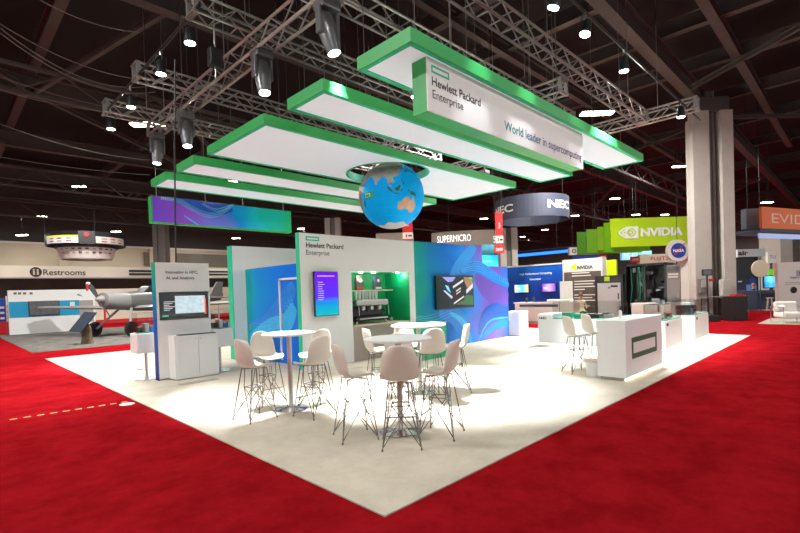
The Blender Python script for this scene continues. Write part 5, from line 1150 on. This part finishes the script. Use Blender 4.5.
# --- aircraft
AN = math.radians(27); NP = Vector((5.3, 25.1, .0125))
r = thing('small_aircraft', 'grey single-engine propeller aircraft standing on the grey carpet', 'aircraft', NP, AN)
PG = mat('aircraft_grey', (.10, .098, .095), .35, noise=.06); PGW = mat('wing_white', (.21, .205, .20), .4)
def loft(secs, m, nm, n=20):
    vs = []; fs = []
    for (x, zc, ry, rz_) in secs:
        for i in range(n): a = 2*PI*i/n; vs.append((x, ry*math.copysign(abs(math.cos(a))**.8, math.cos(a)), zc+rz_*math.copysign(abs(math.sin(a))**.8, math.sin(a))))
    for j in range(len(secs)-1):
        for i in range(n): k = (i+1) % n; fs.append((j*n+i, j*n+k, (j+1)*n+k, (j+1)*n+i))
    fs.append(tuple(range(n-1, -1, -1))); fs.append(tuple((len(secs)-1)*n+i for i in range(n)))
    return MB().add(vs, fs).build(nm, m, r, True)
loft([(.25, 1.78, .22, .22), (.3, 1.76, .36, .34), (.6, 1.73, .44, .40), (1.35, 1.68, .5, .45), (1.4, 1.68, .5, .45)], PGW, 'cowling')
loft([(1.38, 1.68, .49, .44), (2.0, 1.66, .52, .5), (3.2, 1.64, .5, .52), (4.6, 1.62, .38, .42), (6.5, 1.62, .2, .25), (8.4, 1.66, .07, .12)], PG, 'fuselage')
MB().lathe([(0, 0), (.08, .06), (.16, .2), (.2, .34)], (-.1, 0, 1.78), 20, (1, 0, 0)).build('spinner', PGW, r, True)
for k in range(2):
    an = math.radians(52+180*k); d_ = Vector((0, math.cos(an), math.sin(an))); t_ = Vector((.05, -math.sin(an)*.07, math.cos(an)*.07))
    c0_ = Vector((.08, 0, 1.78)); pl_ = MB().add([c0_+d_*.12-t_*.6, c0_+d_*.12+t_*.6, c0_+d_*.6+t_*1.2, c0_+d_*.95+t_*.8, c0_+d_*1.0, c0_+d_*.95-t_*.8, c0_+d_*.6-t_*1.2]+[p_+Vector((.03, 0, 0)) for p_ in (c0_+d_*.12-t_*.6, c0_+d_*.12+t_*.6, c0_+d_*.6+t_*1.2, c0_+d_*.95+t_*.8, c0_+d_*1.0, c0_+d_*.95-t_*.8, c0_+d_*.6-t_*1.2)], [tuple(range(7)), tuple(range(13, 6, -1))]+[(i, i+7, (i+1) % 7+7, (i+1) % 7) for i in range(7)])
    b1 = pl_.build('propeller_blade', BLACK, r)
    if k == 0: MB().tube([tuple(c0_+d_*.93-t_*.5), tuple(c0_+d_*1.01)], .09, 8).build('white_tip', WHITE, b1); B(-.02, .03, .55, .65, 2.2, 2.55).build('red_streamer', REDC, b1)
def wing(sgn, x0, x1, c0_, c1_, z0, z1, th, m, nm, y0=.3):
    vs = []
    for (y, xa, ch, z, t2) in ((y0, x0, c0_, z0, th), (x1, x0+.25, c1_, z1, th*.55)):
        for (f_, h_) in ((0, 0), (.12, .5), (.4, .6), (1, .05), (.4, -.4), (.12, -.4)): vs.append((xa+ch*f_, sgn*y, z+t2*h_))
    return MB().add(vs, [(i, (i+1) % 6, (i+1) % 6+6, i+6) for i in range(6)]+[tuple(range(5, -1, -1)), tuple(range(6, 12))]).build(nm, m, r)
for s_ in (1, -1): wing(s_, 1.6, 6.7, 1.6, 1.0, 1.32, 1.45, .22, PGW, 'wing'); wing(s_, 7.4, 1.6, .8, .5, 1.7, 1.7, .1, PG, 'tailplane', .05)
MB().prism([(7.3, 1.7), (8.5, 1.7), (8.65, 2.7), (8.1, 2.7)], -.05, .05).build('tail_fin', PG, r)
MB().prism([(2.3, 2.05), (2.7, 2.42), (3.6, 2.45), (4.6, 2.0)], -.33, .33).build('canopy', BLACK, r, bevel=.08)
MB().lathe([(0, 0), (.1, 0), (.1, .4), (0, .4)], (.55, .16, 1.4), 12, (1, 0, 0)).build('intake', BLACK, r)
def wheel(x, y, R_): 
    wv_ = MB().lathe([(R_-.13, -.07), (R_, -.07), (R_+.02, 0), (R_, .07), (R_-.13, .07), (R_-.13, -.07)], (x, y, R_+.02), 24, (0, 1, 0)).build('tyre', BLACK, r, True); MB().lathe([(0, -.05), (R_-.13, -.05), (R_-.13, .05), (0, .05)], (x, y, R_+.02), 16, (0, 1, 0)).build('hub', PGW, wv_)
wheel(.75, 1.15, .34); wheel(.75, -1.15, .34); wheel(8.2, 0, .12)
for s_ in (1, -1): MB().tube([(.75, s_*1.05, .36), (1.5, s_*.35, 1.35)], .06, 8).build('gear_leg', PGW, r)
MB().tube([(8.2, 0, .2), (8.2, 0, 1.6)], .04, 6).build('tail_strut', STEEL, r)
B(.3, .34, -.1, .0, .75, 1.4).build('red_streamer', REDC, r)
# tilted info panel on brown stand
ip = G((87, 344)); r = thing('info_panel', 'dark tilted panel on a crumpled brown stand in front of the aircraft', 'sign', (ip.x, ip.y, .0125), D45-.35)
mb = MB(); rng = random.Random(2); r.scale = (.8, .8, .88)
for j, (h_, R_) in enumerate(((0, .28), (.2, .26), (.45, .22), (.7, .2), (.9, .14))):
    for i in range(12): a = 2*PI*i/12; q = R_*(1+.22*rng.uniform(-1, 1)); mb.v.append((q*math.cos(a), q*math.sin(a), h_))
for j in range(4):
    for i in range(12): k = (i+1) % 12; mb.f.append((j*12+i, j*12+k, (j+1)*12+k, (j+1)*12+i))
mb.f.append(tuple(range(11, -1, -1))); mb.f.append(tuple(48+i for i in range(12)))
mb.build('brown_drape', mat('brown_cloth', (.14, .095, .06), .9, noise=.2), r)
pm = MB().add([(-.62, -.45, .62), (.28, -.5, .56), (.62, .1, 1.42), (-.3, .15, 1.46)]+[(-.62, -.41, .60), (.28, -.46, .54), (.62, .14, 1.40), (-.3, .19, 1.44)], [(0, 1, 2, 3), (7, 6, 5, 4), (0, 4, 5, 1), (1, 5, 6, 2), (2, 6, 7, 3), (3, 7, 4, 0)]).build('panel', mat('panel_navy_print', (.02, .03, .055), .7, noise=.9, nscale=9), r)
# grey box machine beyond the kiosk
gp = G((228, 341)); r = thing('machine_display', 'dark machine on a white stand beyond the kiosk', 'machine', (gp.x+.2, gp.y+3, .0125), D45)
B(-.9, .6, -.4, .4, 0, .75).build('stand', CREAM, r); B(-.8, .5, -.35, .35, .75, 1.0).build('machine_body', BLACKM, r, bevel=.05); B(-.5, .3, -.3, .3, 1.0, 1.35).build('machine_top', PG, r, bevel=.08)
